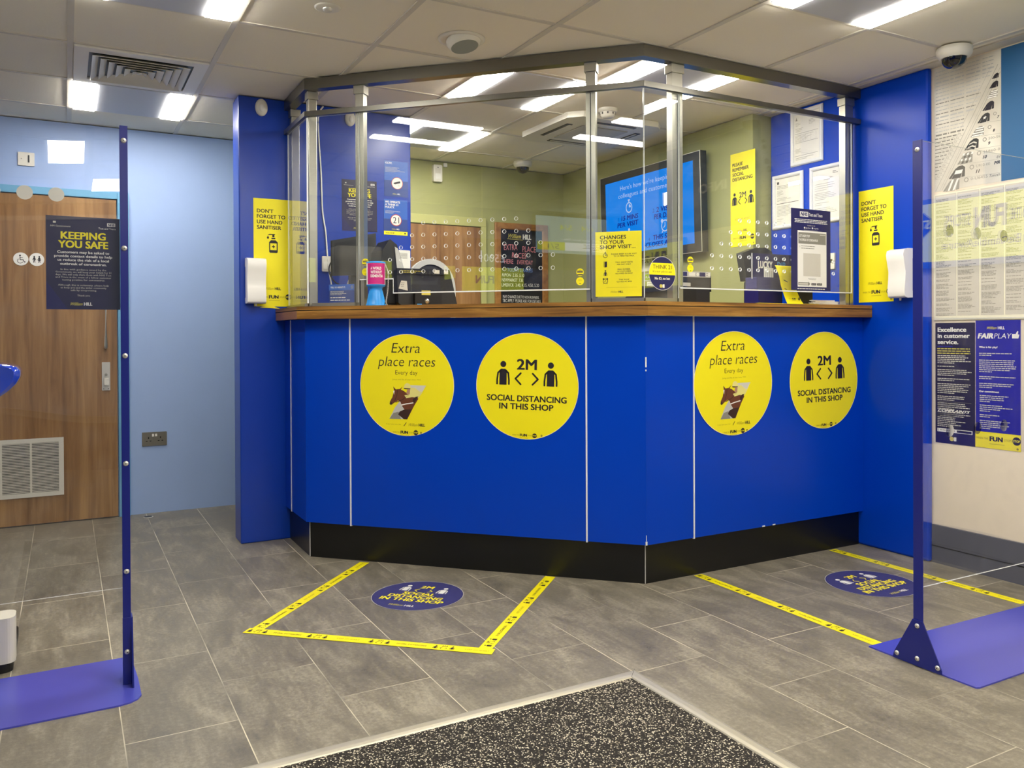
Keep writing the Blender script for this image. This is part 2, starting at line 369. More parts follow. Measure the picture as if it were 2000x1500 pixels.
def tag(o, label, cat, group=None, kind=None):
    o['label'] = label; o['category'] = cat
    if group: o['group'] = group
    if kind: o['kind'] = kind
    return o
def thing(name, label, cat, loc=(0, 0, 0), mat4=None, group=None):
    o = bpy.data.objects.new(name, None); COL.objects.link(o); o.empty_display_size = 0.05
    if mat4 is not None: o.matrix_world = mat4
    else: o.location = loc
    return tag(o, label, cat, group)
def struct(o): o['kind'] = 'structure'; return o
def rpoly(x0, x1, y0, y1, r, n=6):
    p = []
    for cx, cy, a in ((x1 - r, y0 + r, -90), (x1 - r, y1 - r, 0), (x0 + r, y1 - r, 90), (x0 + r, y0 + r, 180)):
        p += [(cx + r * math.cos(math.radians(a + 90 * i / n)), cy + r * math.sin(math.radians(a + 90 * i / n))) for i in range(n + 1)]
    return p
def dup(o, label=None, group=None):
    c = o.copy(); COL.objects.link(c)
    for ch in list(o.children):
        d = ch.copy(); COL.objects.link(d); d.parent = c
        for g in list(ch.children):
            e = g.copy(); COL.objects.link(e); e.parent = d
    if label: c['label'] = label
    if group: c['group'] = group
    return c

# fixed planes of the place (metres; X along the back wall, Y into the shop, Z up)
ZC, YB, XR, XG, YP = 2.4406, 5.78, 3.76, 3.585, 4.67
XB = 3.725                                  # face of the blue panel on the right
LA = Vector((1.083, 4.227, 0)); LC = Vector((2.289, 3.0, 0))   # counter: left corner, middle corner
UL = (LC - LA).normalized(); NL = UL.cross(Vector((0, 0, 1)))   # along the left face, and out of it
def on_left(u, off=0.0, z=0.0): p = LA + UL * u + NL * off; return (p.x, p.y, z)
# ================================================================ the room
fl = MB(); fl.box(-2.5, 4.0, -2.7, 6.0, -0.06, 0, 'floor'); struct(fl.build('floor'))
ce = MB(); ce.box(-2.5, 4.0, -2.7, 6.0, ZC + 0.006, ZC + 0.06, 'ceiling_tile')
i = -4
while 0.027 + i * 0.6 < 3.75:
    x = 0.027 + i * 0.6; ce.box(x - 0.012, x + 0.012, -2.65, 5.79, ZC, ZC + 0.0065, 'tbar'); i += 1
for j in range(0, 14):
    y = 5.39 - j * 0.6; ce.box(-2.45, 3.76, y - 0.011, y + 0.011, ZC + 0.0015, ZC + 0.0064, 'tbar')
ce.box(3.68, 3.76, -2.6, 3.64, ZC - 0.001, ZC + 0.0065, 'tbar')
struct(ce.build('ceiling'))

def wallbox(name, x0, x1, y0, y1, mat, z0=0.0, z1=None, bevel=0.0):
    return struct(MB().box(x0, x1, y0, y1, z0, z1 or ZC, mat).build(name, bevel=bevel))
wb = MB(); wb.box(-2.4, 1.3, YB, YB + 0.1, 0, ZC, 'wall_lightblue'); wb.box(1.3, XG, YB, YB + 0.1, 0, ZC, 'wall_green')
wb.box(2.838, 2.842, YB - 0.002, YB, 1.99, ZC, 'frame_green')
struct(wb.build('wall_back'))
wallbox('wall_divider', 1.3, 1.36, YP + 0.171, YB, 'wall_green')
wallbox('wall_left_partition', 0.827, 1.82, YP, YP + 0.17, 'blue_paint', bevel=0.006)
wg = MB(); wg.box(XG, XR + 0.1, 3.64, YB + 0.1, 0, ZC, 'wall_green'); struct(wg.build('wall_right_staff'))
wr = MB(); wr.box(XR, XR + 0.1, -2.6, 3.64, 0, ZC, 'wall_beige'); struct(wr.build('wall_right'))
wallbox('wall_right_panel', XB, XR - 0.0005, 2.596, 3.639, 'blue_panel', bevel=0.012)
wallbox('wall_left', -2.5, -2.4, -2.6, YB + 0.1, 'blue_paint')
wf = MB()
for q_ in ((-2.5, -2.0, 0, ZC), (3.3, 3.86, 0, ZC), (-2.0, 3.3, 0, 0.45), (-2.0, 3.3, 2.3, ZC), (0.6, 0.7, 0.45, 2.3)): wf.box(q_[0], q_[1], -2.7, -2.6, q_[2], q_[3], 'wall_grey')
struct(wf.build('wall_front'))
for n_, (x0, x1) in enumerate(((-2.0, 0.6), (0.7, 3.3))):      # unseen windows added as glowing panes, filling the room from the front
    wi = MB(); wi.box(x0, x1, -2.66, -2.64, 0.45, 2.3, 'daylight')
    for q_ in ((x0, x0 + 0.05, 0.45, 2.3), (x1 - 0.05, x1, 0.45, 2.3), (x0, x1, 0.45, 0.5), (x0, x1, 2.25, 2.3)): wi.box(q_[0], q_[1], -2.639, -2.59, q_[2], q_[3], 'alu')
    struct(wi.build('window_%d' % (n_ + 1)))
bs = MB(); bs.box(XR - 0.014, XR, -2.6, 2.594, 0, 0.187, 'skirting'); bs.box(XR - 0.016, XR - 0.014, -2.6, 2.594, 0.082, 0.086, 'dark'); struct(bs.build('baseboard_right'))

# ---- door to the toilets in the back wall
d1 = bpy.data.objects.new('door_1', None); COL.objects.link(d1); d1.location = (-0.16, YB, 0); struct(d1)
d1['label'] = 'wood veneer toilet door with grille beside light blue wall'
def D(mb, name, p=None, **k): return mb.build(name, p or d1, **k)
mb = MB(); mb.box(-0.445, 0.442, -0.022, 0.02, 0.006, 1.985, 'wood_door'); leaf = D(mb, 'door_leaf', bevel=0.002)
mb = MB()
for a, b_ in ((-0.52, -0.45), (0.447, 0.512)): mb.box(a, b_, -0.03, 0.01, 0, 2.035, 'door_frame')
mb.box(-0.45, 0.447, -0.03, 0.01, 1.99, 2.035, 'door_frame'); D(mb, 'door_frame', bevel=0.003)
mb = MB(); mb.tube([(0.378, -0.022, 1.40), (0.378, -0.06, 1.40), (0.377, -0.067, 1.385), (0.377, -0.067, 1.08), (0.377, -0.06, 1.065), (0.377, -0.022, 1.065)], 0.0095, 'steel', 12); D(mb, 'door_handle', leaf)
mb = MB(); mb.prism(rpoly(-0.023, 0.023, -0.088, 0.088, 0.003), 0, 0.006, 'steel', T=frame4((0.378, -0.0215, 0.885), (1, 0, 0)))
T = frame4((0.378, -0.0275, 0.885), (1, 0, 0))
mb.lathe([(0.008, 0), (0.008, 0.01)], 'alu', 16, T @ Matrix.Translation((0, 0.01, 0))); mb.box(-0.012, 0.014, -0.055, -0.012, 0, 0.018, 'plastic_white', T=T)
for dx in (-0.013, 0.013): mb.lathe([(0.003, 0), (0.003, 0.001)], 'dark', 8, T @ Matrix.Translation((dx, -0.078, 0)))
lp = D(mb, 'lock_plate', leaf, bevel=0.001)
mb = MB(); T = frame4((-0.2, -0.0225, 0.172), (1, 0, 0))
mb.box(0, 0.345, 0, 0.35, 0, 0.002, 'dark', T=T)
for r_ in ((0, 0.345, 0, 0.026), (0, 0.345, 0.324, 0.35), (0, 0.026, 0.026, 0.324), (0.319, 0.345, 0.026, 0.324), (0.168, 0.178, 0.026, 0.324)): mb.box(*r_, 0.0021, 0.01, 'cream', T=T)
for k in range(32): mb.box(0.026, 0.319, 0.029 + k * 0.0093, 0.0335 + k * 0.0093, 0.0021, 0.008, 'cream', T=T)
D(mb, 'vent_grille', leaf)
for cx, kind in ((-0.071, 'wheel'), (0.011, 'couple')):
    mb = MB(); T = frame4((cx, -0.0222, 1.597), (1, 0, 0)); mb.lathe([(0.039, 0), (0.039, 0.002)], 'white', 40, T); z = 0.0024
    if kind == 'wheel':
        mb.disc(-0.004, 0.021, 0.005, z, 'ink', 16, T=T); mb.stroke([(-0.004, 0.014), (-0.004, -0.004), (0.012, -0.004), (0.018, -0.018), (0.023, -0.016)], 0.004, z, 'ink', T); mb.stroke([(-0.004, 0.008), (0.009, 0.008)], 0.003, z, 'ink', T)
        mb.stroke([(-0.003 + 0.014 * math.cos(a), -0.011 + 0.014 * math.sin(a)) for a in [math.radians(q) for q in range(130, 350, 20)]], 0.003, z, 'ink', T)
    else:
        for ox in (-0.013, 0.013):
            mb.disc(ox, 0.018, 0.004, z, 'ink', 12, T=T); mb.stroke([(ox, 0.011), (ox, -0.002)], 0.008 if ox < 0 else 0.007, z, 'ink', T)
            for dd in (-0.004, 0.004): mb.stroke([(ox + dd * 0.3, -0.002), (ox + dd, -0.018)], 0.0035, z, 'ink', T)
            for dd in (-0.008, 0.008): mb.stroke([(ox + dd * 0.4, 0.01), (ox + dd, -0.003)], 0.003, z, 'ink', T)
            if ox > 0: mb.flat([(ox - 0.008, -0.008), (ox + 0.008, -0.008), (ox, 0.008)], z + 0.0002, 'ink', T)
    D(mb, 'door_sign', leaf)
# ---- door in the staff side of the back wall
d2 = bpy.data.objects.new('door_2', None); COL.objects.link(d2); d2.location = (2.39, YB, 0); struct(d2)
d2['label'] = 'wood veneer door in the green wall behind the counter'
MB().box(-0.4, 0.425, -0.02, 0.02, 0.006, 1.962, 'wood_door').build('door_leaf', d2, bevel=0.002)
mb = MB(); mb.box(-0.47, 0.475, -0.028, 0.012, 1.967, 2.035, 'frame_green')
for a, b_ in ((-0.47, -0.405), (0.43, 0.475)): mb.box(a, b_, -0.028, 0.012, 0, 1.967, 'frame_green')
mb.build('door_frame', d2, bevel=0.003)
for z in (0.25, 1.0, 1.74): MB().cyl((0.428, -0.03, z - 0.045), (0.428, -0.03, z + 0.045), 0.006, 'steel', 10).build('hinge', d2)

# ---------------------------------------------------------------- ceiling lights
def light_tile(x, y):
    t = thing('ceiling_light', '', 'ceiling light', (x, y, ZC))
    mb = MB(); mb.box(0.014, 0.586, 0.012, 0.588, -0.001, 0.005, 'lightpanel'); mb.box(0.128, 0.472, 0.012, 0.588, -0.004, -0.001, 'lightpanel'); hs_ = mb.build('housing', t)
    for a, b_ in ((0.018, 0.124), (0.476, 0.582)): MB().box(a, b_, 0.02, 0.58, -0.009, -0.001, 'lamp').build('diffuser', t)
    return t
L0 = light_tile(0.027, 4.79); L0['label'] = 'square ceiling light directly behind the air vent, by the light blue wall'
def more(x, y, label):
    c = dup(L0, label); c.location = (x, y, ZC); return c
more(0.027, 2.99, 'ceiling light cut by the top photo edge, in front of the air vent')
more(2.427, 1.79, 'twin strip ceiling light in front of the counter, above the right acrylic screen')
more(1.827, 3.59, 'ceiling light over the counter with strips on both sides of the middle screen post')
more(2.427, 2.99, 'ceiling light just behind the top rail bend, over the counter corner')
more(1.827, 4.79, 'rear ceiling light behind the counter nearest the green back wall')
for x, y, s_ in ((1.827, 0.59, 'added unseen ceiling light right of the camera, brightening the foreground floor'), (0.627, 1.79, 'ceiling light overhead just behind the camera side of the mat'), (-0.573, -0.61, 'ceiling light over the shop floor left of the camera'), (1.227, -0.01, 'ceiling light over the shop floor right of the camera'),  # the first of these is added to brighten the foreground floor
             (1.227, -1.81, 'ceiling light nearest the shop front on the right'), (2.427, -0.61, 'ceiling light over the shop floor beside the right wall'), (0.027, -1.81, 'ceiling light nearest the shop front')):
    more(x, y, s_)

# ---------------------------------------------------------------- other things on the ceiling
t = thing('air_vent', 'square louvred air vent in the ceiling at the left', 'air vent', (0.327, 4.49, ZC))
mb = MB(); q = 0.286
for k, (a, b_) in enumerate(((q, 0.225),)):
    for sx in (1, -1):
        mb.box(sx * b_ if sx > 0 else -a, a if sx > 0 else -b_, -a, a, -0.006, 0.004, 'white'); mb.box(-b_, b_, b_ if sx > 0 else -a, a if sx > 0 else -b_, -0.006, 0.004, 'white')
mb.build('rim', t)
MB().box(-0.225, 0.225, -0.225, 0.225, 0.002, 0.005, 'black').build('throat', t)
for k in range(6):
    a = 0.212 - k * 0.036; b_ = a - 0.027; mb = MB()
    vs = []
    for r_, z in ((a, -0.014), (b_, 0.0015), (b_ - 0.001, 0.0), (a - 0.001, -0.016)): vs += [(-r_, -r_, z), (r_, -r_, z), (r_, r_, z), (-r_, r_, z)]
    mb.add(vs, [(p * 4 + i, p * 4 + (i + 1) % 4, ((p + 1) % 4) * 4 + (i + 1) % 4, ((p + 1) % 4) * 4 + i) for p in range(4) for i in range(4)], 'plastic_white')
    if k == 5: mb.box(-0.01, 0.01, -0.01, 0.01, -0.013, -0.001, 'plastic_white')
    mb.build('louvre', t)

mb = MB(); mb.lathe([(0.052, 0), (0.052, -0.003), (0.044, -0.006), (0.018, -0.006)], 'plastic_white', 36)
t = thing('emergency_light', 'small round recessed emergency light in the ceiling tile', 'emergency light', (0.925, 3.27, ZC + 0.0055)); mb.build('rim', t)
MB().lathe([(0.02, -0.006), (0.019, -0.012), (0.012, -0.017), (0.002, -0.019)], 'steel', 24).build('lens', t)
t = thing('ceiling_speaker', 'round white ceiling speaker with tilted grey grille', 'speaker', (1.545, 3.34, ZC + 0.0055))
MB().lathe([(0.105, 0), (0.105, -0.004), (0.09, -0.007), (0.075, -0.004)], 'plastic_white', 44).build('flange', t)
T = Matrix.Translation((0.005, -0.01, -0.012)) @ Matrix.Rotation(math.radians(-12), 4, 'X') @ Matrix.Rotation(math.radians(-6), 4, 'Y')
MB().lathe([(0.078, 0.008), (0.076, -0.006), (0.07, -0.02), (0.062, -0.026)], 'plastic_white', 40, T).build('eyeball', t)
MB().lathe([(0.061, -0.0262), (0.061, -0.0275)], 'grille_grey', 40, T).build('grille', t)

def dome_camera(name, label, loc, s=1.0):
    t = thing(name, label, 'security camera', loc)
    MB().lathe([(0.072 * s, 0), (0.076 * s, -0.012 * s), (0.074 * s, -0.028 * s), (0.066 * s, -0.04 * s), (0.056 * s, -0.047 * s)], 'plastic_white', 40).build('housing', t)
    MB().lathe([(0.052 * s, -0.047 * s), (0.05 * s, -0.062 * s), (0.042 * s, -0.077 * s), (0.028 * s, -0.088 * s), (0.012 * s, -0.094 * s), (0.001, -0.0955 * s)], 'dome', 36).build('dome', t)
    return t
dome_camera('dome_camera', 'white dome security camera on the ceiling above the newsprint mural', (3.575, 2.36, ZC - 0.001), 1.02)
dome_camera('dome_camera', 'dome security camera on the ceiling behind the counter near the green wall', (3.05, 5.5, ZC + 0.0055), 0.95)
t = thing('smoke_detector', 'white smoke detector on the ceiling seen through the middle screen pane', 'smoke detector', (2.775, 3.98, ZC + 0.0055))
MB().lathe([(0.058, 0), (0.058, -0.012), (0.05, -0.02)], 'plastic_white', 32).build('base', t)
mb = MB(); mb.lathe([(0.044, -0.02), (0.042, -0.036), (0.036, -0.044), (0.03, -0.05), (0.015, -0.052)], 'plastic_white', 32)
for k in range(8):
    a = k * PI / 4 + 0.2; mb.box(-0.004, 0.004, 0.037, 0.0445, -0.034, -0.023, 'charcoal', T=Matrix.Rotation(a, 4, 'Z'))
mb.build('sensor', t)
# air conditioning cassette behind the counter
t = thing('air_conditioner', 'white ceiling cassette air conditioner behind the counter', 'air conditioner', (2.94, 4.41, ZC))
c_, ch = 0.345, 0.07
octo = lambda a, b: [(a - b, -a), (a, -a + b), (a, a - b), (a - b, a), (-a + b, a), (-a, a - b), (-a, -a + b), (-a + b, -a)]
mb = MB(); mb.prism(octo(c_, ch), -0.03, 0.005, 'plastic_white')
fa = mb.build('fascia', t, bevel=0.006)
mb = MB(); mb.box(-0.17, 0.17, -0.17, 0.17, -0.036, -0.0305, 'lightgrey'); mb.build('intake_grille', t, bevel=0.004)
for k in range(4):
    mb = MB(); T = Matrix.Rotation(k * PI / 2, 4, 'Z'); mb.box(-0.16, 0.16, 0.235, 0.275, -0.0335, -0.0302, 'black', T=T); mb.box(-0.15, 0.15, 0.24, 0.252, -0.037, -0.0338, 'plastic_white', T=T); mb.build('outlet_slot', t)

# ================================================================ counter
ctr = thing('service_counter', 'blue panelled service counter with dark plinth across the shop', 'counter', (LC.x, LC.y, 0))
def inC(mb, name, **k):
    T = Matrix.Translation(-LC)
    mb.v = [tuple(T @ Vector(v)) for v in mb.v]; return mb.build(name, ctr, **k)
HP0, HP1 = 0.183, 1.2165
def seg_left(u0, u1, off0, off1, z0, z1, mat, mb=None):
    mb = mb or MB(); p = [on_left(u0, off0), on_left(u1, off0), on_left(u1, off1), on_left(u0, off1)]
    return mb.prism([(a[0], a[1]) for a in p], z0, z1, mat)
uE = (LC - LA).length
# plinth: three faces
pp = [(1.091, 4.668), (1.091, 4.233), (2.295, 3.008), (XB - 0.001, 3.008), (XB - 0.001, 3.028), (2.303, 3.028), (1.111, 4.241), (1.111, 4.668)]
inC(MB().prism(pp, 0, HP0, 'kick'), 'plinth')
for xx, yy in ((1.0895, 4.2315), (2.294, 3.0065)): inC(MB().cyl((xx, yy, 0.002), (xx, yy, HP0 - 0.002), 0.0022, 'lightgrey', 6), 'plinth_edge')
# panels between the white trims
inC(MB().box(1.068, 1.088, 4.535, 4.668, HP0, HP1, 'blue_panel'), 'front_panel')
inC(MB().prism([(1.068, 4.525), (1.068, 4.2215), (1.088, 4.2295), (1.088, 4.525)], HP0, HP1, 'blue_panel'), 'front_panel')
cA, cB = on_left(0, 0.02), on_left(uE, 0.02)
for u0, u1 in ((0.0, 0.2465), (0.2545, 1.452), (1.46, None)):
    a0 = (1.0685, 4.2213) if u0 == 0 else on_left(u0, 0.02)[:2]; b0 = (1.0875, 4.2295) if u0 == 0 else on_left(u0, 0.0)[:2]
    if u1 is None: a1 = (2.2808, 2.98); b1 = (2.2893, 3.0)
    else: a1 = on_left(u1, 0.02)[:2]; b1 = on_left(u1, 0)[:2]
    mb = MB(); mb.prism([a0, a1, b1, b0], HP0, HP1, 'blue_panel')
    if u1 is None:   # chipped laminate on the corner
        for z0, z1, r_ in ((0.985, 1.03, 0.0035), (0.967, 0.975, 0.003), (HP0, HP0 + 0.016, 0.0045), (HP0 + 0.018, HP0 + 0.045, 0.0015)): mb.cyl((2.281, 2.98, z0), (2.281, 2.98, z1), r_, 'chip', 8)
    inC(mb, 'front_panel')
mb = MB(); mb.prism([(2.2812, 2.98), (2.553, 2.98), (2.553, 3.0), (2.2897, 3.0)], HP0, HP1, 'blue_panel'); inC(mb, 'front_panel')
mb = MB(); mb.box(2.562, XB - 0.001, 2.98, 3.0, HP0, HP1, 'blue_panel')
for x in (2.99, 3.06): mb.box(x, x + 0.018, 2.9785, 2.981, HP0, HP0 + 0.006, 'chip')
inC(mb, 'front_panel')
for u in (0.2505, 1.456): inC(seg_left(u - 0.0037, u + 0.0037, 0.0, 0.0225, HP0 - 0.004, HP1, 'white_trim'), 'trim_strip')
inC(MB().box(2.5536, 2.5614, 2.9775, 3.0, HP0 - 0.004, HP1, 'white_trim'), 'trim_strip')
inC(MB().box(1.0655, 1.088, 4.5256, 4.5344, HP0 - 0.004, HP1, 'white_trim'), 'trim_strip')
# worktop
wt = thing('worktop', 'wood effect worktop on the blue service counter', 'worktop', (2.247, 2.92, 1.217))
def wpoly(o):   # outline, o = inset from the front edges
    return [(1.018 + o, 4.668), (1.018 + o, 4.19 + o * 0.4), (2.247 + o * 0.42, 2.92 + o), (XB - 0.001, 2.92 + o), (XB - 0.001, 3.45), (2.47, 3.45), (1.6, 4.33), (1.6, 4.668)]
def shift(p): return [(x - 2.247, y - 2.92) for x, y in p]
MB().prism(shift(wpoly(0.0)), 0.045, 0.063, 'wood_top').build('top_board', wt, bevel=0.0015)
mb = MB(); mb.prism(shift(wpoly(0.008)), 0.041, 0.0449, 'dark'); mb.build('groove', wt)
a = wpoly(0.001); b_ = wpoly(0.03)
mb = MB(); mb.prism(shift([a[0], a[1], b_[1], b_[0]]), 0, 0.041, 'wood_top2'); mb.build('edge_board', wt)
mb = MB(); mb.prism(shift([a[1], a[2], b_[2], b_[1]]), 0, 0.041, 'wood_top'); mb.build('edge_board', wt)
mb = MB(); mb.prism(shift([a[2], a[3], b_[3], b_[2]]), 0, 0.041, 'wood_top'); mb.build('edge_board', wt)
ZW = 1.2802

# ---------------------------------------------------------------- glazed screen on the counter
scr = thing('counter_screen', 'clear glazed security screen with aluminium posts on the counter', 'screen', (LC.x, LC.y, ZW))
def inS(mb, name, p=None, **k):
    T = Matrix.Translation(Vector((-LC.x, -LC.y, -ZW))); mb.v = [tuple(T @ Vector(v)) for v in mb.v]; return mb.build(name, p or scr, **k)
def rail(z0, z1, o0, o1, mat, name):
    """rail that follows the counter line; o0 is the front, o1 the back, measured outwards"""
    k = 0.4142
    P = lambda o: [(1.083 - o, 4.668), (1.083 - o, 4.227 - o * k), (2.289 - o * k, 3.0 - o), (XB - 0.002, 3.0 - o)]
    f, g = P(o0), P(o1); return inS(MB().prism(f + g[::-1], z0, z1, mat), name, bevel=0.002)
rail(2.386, ZC - 0.0005, 0.012, -0.04, 'alu_dark', 'top_rail')
rail(2.25, 2.275, 0.014, -0.012, 'alu_dark', 'middle_rail')
def post_left(u):
    seg = MB(); seg_left(u - 0.0225, u + 0.0225, -0.012, -0.052, ZW, 2.37, 'alu', seg); seg_left(u - 0.003, u + 0.003, -0.011, -0.0121, ZW, 2.248, 'dark', seg)
    o = inS(seg, 'post', bevel=0.003); cp = seg_left(u - 0.029, u + 0.029, -0.004, -0.058, 2.345, 2.386, 'alu'); inS(cp, 'post_cap', o, bevel=0.002)
for u in (0.292, 1.474): post_left(u)
for x0, x1 in ((2.462, 2.524), (3.63, 3.69)):
    mb = MB(); mb.box(x0, x1, 3.012, 3.052, ZW, 2.37, 'alu'); mb.box((x0 + x1) / 2 - 0.003, (x0 + x1) / 2 + 0.003, 3.011, 3.0121, ZW, 2.248, 'dark'); o = inS(mb, 'post', bevel=0.003)
    inS(MB().box(x0 - 0.007, x1 + 0.007, 3.006, 3.058, 2.345, 2.386, 'alu'), 'post_cap', o, bevel=0.002)
for x, y in ((1.118, 4.262), (1.122, 4.64)):
    o = inS(MB().box(x - 0.022, x + 0.022, y - 0.022, y + 0.022, ZW, 2.37, 'alu'), 'post', bevel=0.003)
    inS(MB().box(x - 0.028, x + 0.028, y - 0.028, y + 0.026, 2.345, 2.386, 'alu'), 'post_cap', o, bevel=0.002)
inS(seg_left(0.03, 0.27, 0.006, -0.012, ZW, 1.299, 'alu'), 'base_rail', bevel=0.001)
inS(seg_left(1.497, uE - 0.002, 0.006, -0.012, ZW, 1.299, 'alu'), 'base_rail', bevel=0.001)
inS(MB().box(2.2925, 2.461, 2.994, 3.012, ZW, 1.299, 'alu'), 'base_rail', bevel=0.001)
inS(MB().box(1.077, 1.095, 4.26, 4.66, ZW, 1.299, 'alu'), 'base_rail', bevel=0.001)

def pane(poly, org, ux, holes=None, name='glass_pane'):
    """6 mm sheet; poly in its own plane, polished edges, drilled speech holes"""
    mb = MB(); T = frame4(org, ux); mb.prism(poly, -0.006, 0, 'glass', 'edge', T=T)
    for i in range(len(poly)):          # bright ground lip along the free lower edges
        (x0, y0), (x1, y1) = poly[i], poly[(i + 1) % len(poly)]
        if holes and abs(y0 - y1) < 1e-6 and y0 < 1.5: mb.box(min(x0, x1), max(x0, x1), y0, y0 + 0.0055, -0.0064, 0.0004, 'edge', T=T)
    for (hx, hy) in holes or ():
        n = 16; vs = []
        for z in (-0.0062, 0.0002):
            for r_ in (0.0080, 0.0094): vs += [(hx + r_ * math.cos(2 * PI * i / n), hy + r_ * math.sin(2 * PI * i / n), z) for i in range(n)]
        fs = [(n + n * 2 + i, n * 2 + i, n * 2 + (i + 1) % n, n + n * 2 + (i + 1) % n) for i in range(n)] + [(i, (i + 1) % n, 2 * n + (i + 1) % n, 2 * n + i) for i in range(n)]
        mb.add(vs, fs, 'edge', T=T)
    return inS(mb, name)
def holes(cx, zs):
    out = []
    for z, n in zs: out += [(cx + (i - (n - 1) / 2) * 0.0595, z) for i in range(n)]
    return out
HZ = [(1.683, 9), (1.624, 11), (1.566, 13), (1.507, 15), (1.446, 15)]
R = lambda x0, x1, y0, y1: [(x0, y0), (x1, y0), (x1, y1), (x0, y1)]
O = on_left(0, 0.0)
pane(R(0.004, 0.288, 1.2995, 2.247), O, UL)
pane([(0.296, 1.41), (0.478, 1.41), (0.478, 1.34), (1.47, 1.34), (1.47, 2.247), (0.296, 2.247)], O, UL, holes(0.878, HZ))
pane(R(1.478, uE - 0.004, 1.2995, 2.247), O, UL)
pane(R(2.2925, 2.4895, 1.2995, 2.247), (0, 3.0, 0), (1, 0, 0))
pane(R(2.4965, 3.665, 1.345, 2.247), (0, 3.0, 0), (1, 0, 0), holes(3.108, HZ))
pane(R(-4.64, -4.232, 1.2995, 2.247), (1.083, 0, 0), (0, -1, 0))
# ================================================================ printed pieces
def person(mb, cx, y, h, mat, z=0.0006, T=None):
    """half figure pictogram, h tall, standing on y"""
    mb.disc(cx, y + h * 0.87, h * 0.13, z, mat, 24, T=T)
    b = h * 0.16
    mb.flat([(cx - b, y), (cx + b, y), (cx + b, y + h * 0.62), (cx + b * 0.6, y + h * 0.67), (cx - b * 0.6, y + h * 0.67), (cx - b, y + h * 0.62)], z, mat, T)
    for s_ in (-1, 1):
        p = [(cx + s_ * b * 0.7, y + h * 0.61), (cx + s_ * h * 0.225, y + h * 0.5), (cx + s_ * h * 0.262, y + h * 0.2), (cx + s_ * h * 0.262, y + h * 0.035)]
        mb.stroke(p, h * 0.075, z, mat, T)
def chevrons(mb, cx, y, h, gap, mat, wd=None, z=0.0006, T=None):
    wd = wd or h * 0.16
    for s_ in (-1, 1): mb.stroke([(cx + s_ * gap * 0.5, y + h), (cx + s_ * (gap * 0.5 + h * 0.5), y + h / 2), (cx + s_ * gap * 0.5, y)], wd, z, mat, T)
def logo(mb, cx, y, h, c1, c2, z=0.0006, T=None):
    """shop lettering: slanted script word then heavy capitals"""
    mb.text('William', cx - h * 0.25, y, h * 1.0, c1, 'r', w=h * 3.6, it=0.55, bold=0.012, z=z, T=T)
    mb.text('HILL', cx + h * 0.1, y, h, c2, 'l', w=h * 2.5, bold=0.05, z=z, T=T)
def fun(mb, cx, y, h, mat='ink', z=0.0006, T=None, dim='yellow_dim'):
    mb.text('WHEN THE', cx - h * 1.9, y + h * 0.2, h * 0.5, dim, 'r', w=h * 2.9, bold=0.02, z=z, T=T)
    mb.text('FUN', cx, y, h, mat, 'c', w=h * 3.1, bold=0.07, z=z, T=T)
    mb.text('STOPS', cx + h * 1.9, y + h * 0.2, h * 0.5, dim, 'l', w=h * 1.7, bold=0.02, z=z, T=T)
    mb.disc(cx + h * 4.7, y + h * 0.5, h * 0.95, z, mat, 24, T=T); mb.text('STOP', cx + h * 4.7, y + h * 0.26, h * 0.5, 'yellow', 'c', w=h * 1.55, bold=0.05, z=z + 0.0002, T=T)
    mb.rect(cx - h * 1.6, cx + h * 1.9, y - h * 0.75, y - h * 0.63, z, dim, T)
def sanitiser(mb, cx, y, h, z=0.0006, T=None):
    k = h / 1.0
    P = lambda pts: [(cx + a * k, y + b * k) for a, b in pts]
    mb.flat(P([(-.22, 0.04), (-.18, 0), (.18, 0), (.22, .04), (.22, .56), (.12, .66), (-.12, .66), (-.22, .56)]), z, 'ink', T)
    mb.flat(P([(-.165, .14), (.165, .14), (.165, .5), (-.165, .5)]), z + 0.0002, 'yellow', T)
    mb.flat(P([(-.08, .3), (.08, .3), (.08, .345), (-.08, .345)]), z + 0.0004, 'ink', T); mb.flat(P([(-.022, .235), (.022, .235), (.022, .41), (-.022, .41)]), z + 0.0004, 'ink', T)
    mb.flat(P([(-.1, .72), (.1, .72), (.1, .79), (-.1, .79)]), z, 'ink', T); mb.flat(P([(-.055, .82), (.055, .82), (.055, .98), (-.055, .98)]), z, 'ink', T)
    mb.flat(P([(-.3, .92), (.09, .95), (.09, .99), (-.2, .985)]), z, 'ink', T)
    mb.disc(cx - .28 * k, y + .78 * k, .055 * k, z, 'ink', 14, T=T); mb.flat(P([(-.325, .8), (-.235, .8), (-.28, .91)]), z, 'ink', T)
def stopwatch(mb, cx, cy, r, mat, bg, z=0.0006, T=None):
    mb.ring(cx, cy, r * 0.78, r, z, mat, 28, T=T); mb.box(cx - r * .14, cx + r * .14, cy + r, cy + r * 1.25, z - 0.0001, z, mat, T=T); mb.rect(cx - r * .32, cx + r * .32, cy + r * 1.25, cy + r * 1.5, z, mat, T)
    mb.flat([(cx, cy)] + [(cx + r * .6 * math.cos(math.radians(a)), cy + r * .6 * math.sin(math.radians(a))) for a in range(0, 91, 15)], z, mat, T)
def doorway(mb, cx, cy, h, mat, mat2, z=0.0006, T=None):
    mb.rect(cx - h * .32, cx + h * .26, cy - h * .5, cy + h * .5, z, mat, T); mb.flat([(cx - h * .12, cy - h * .56), (cx + h * .3, cy - h * .46), (cx + h * .3, cy + h * .5), (cx - h * .12, cy + h * .44)], z + 0.0002, mat2, T); mb.disc(cx - h * .05, cy, h * .035, z + 0.0004, mat, 8, T=T)
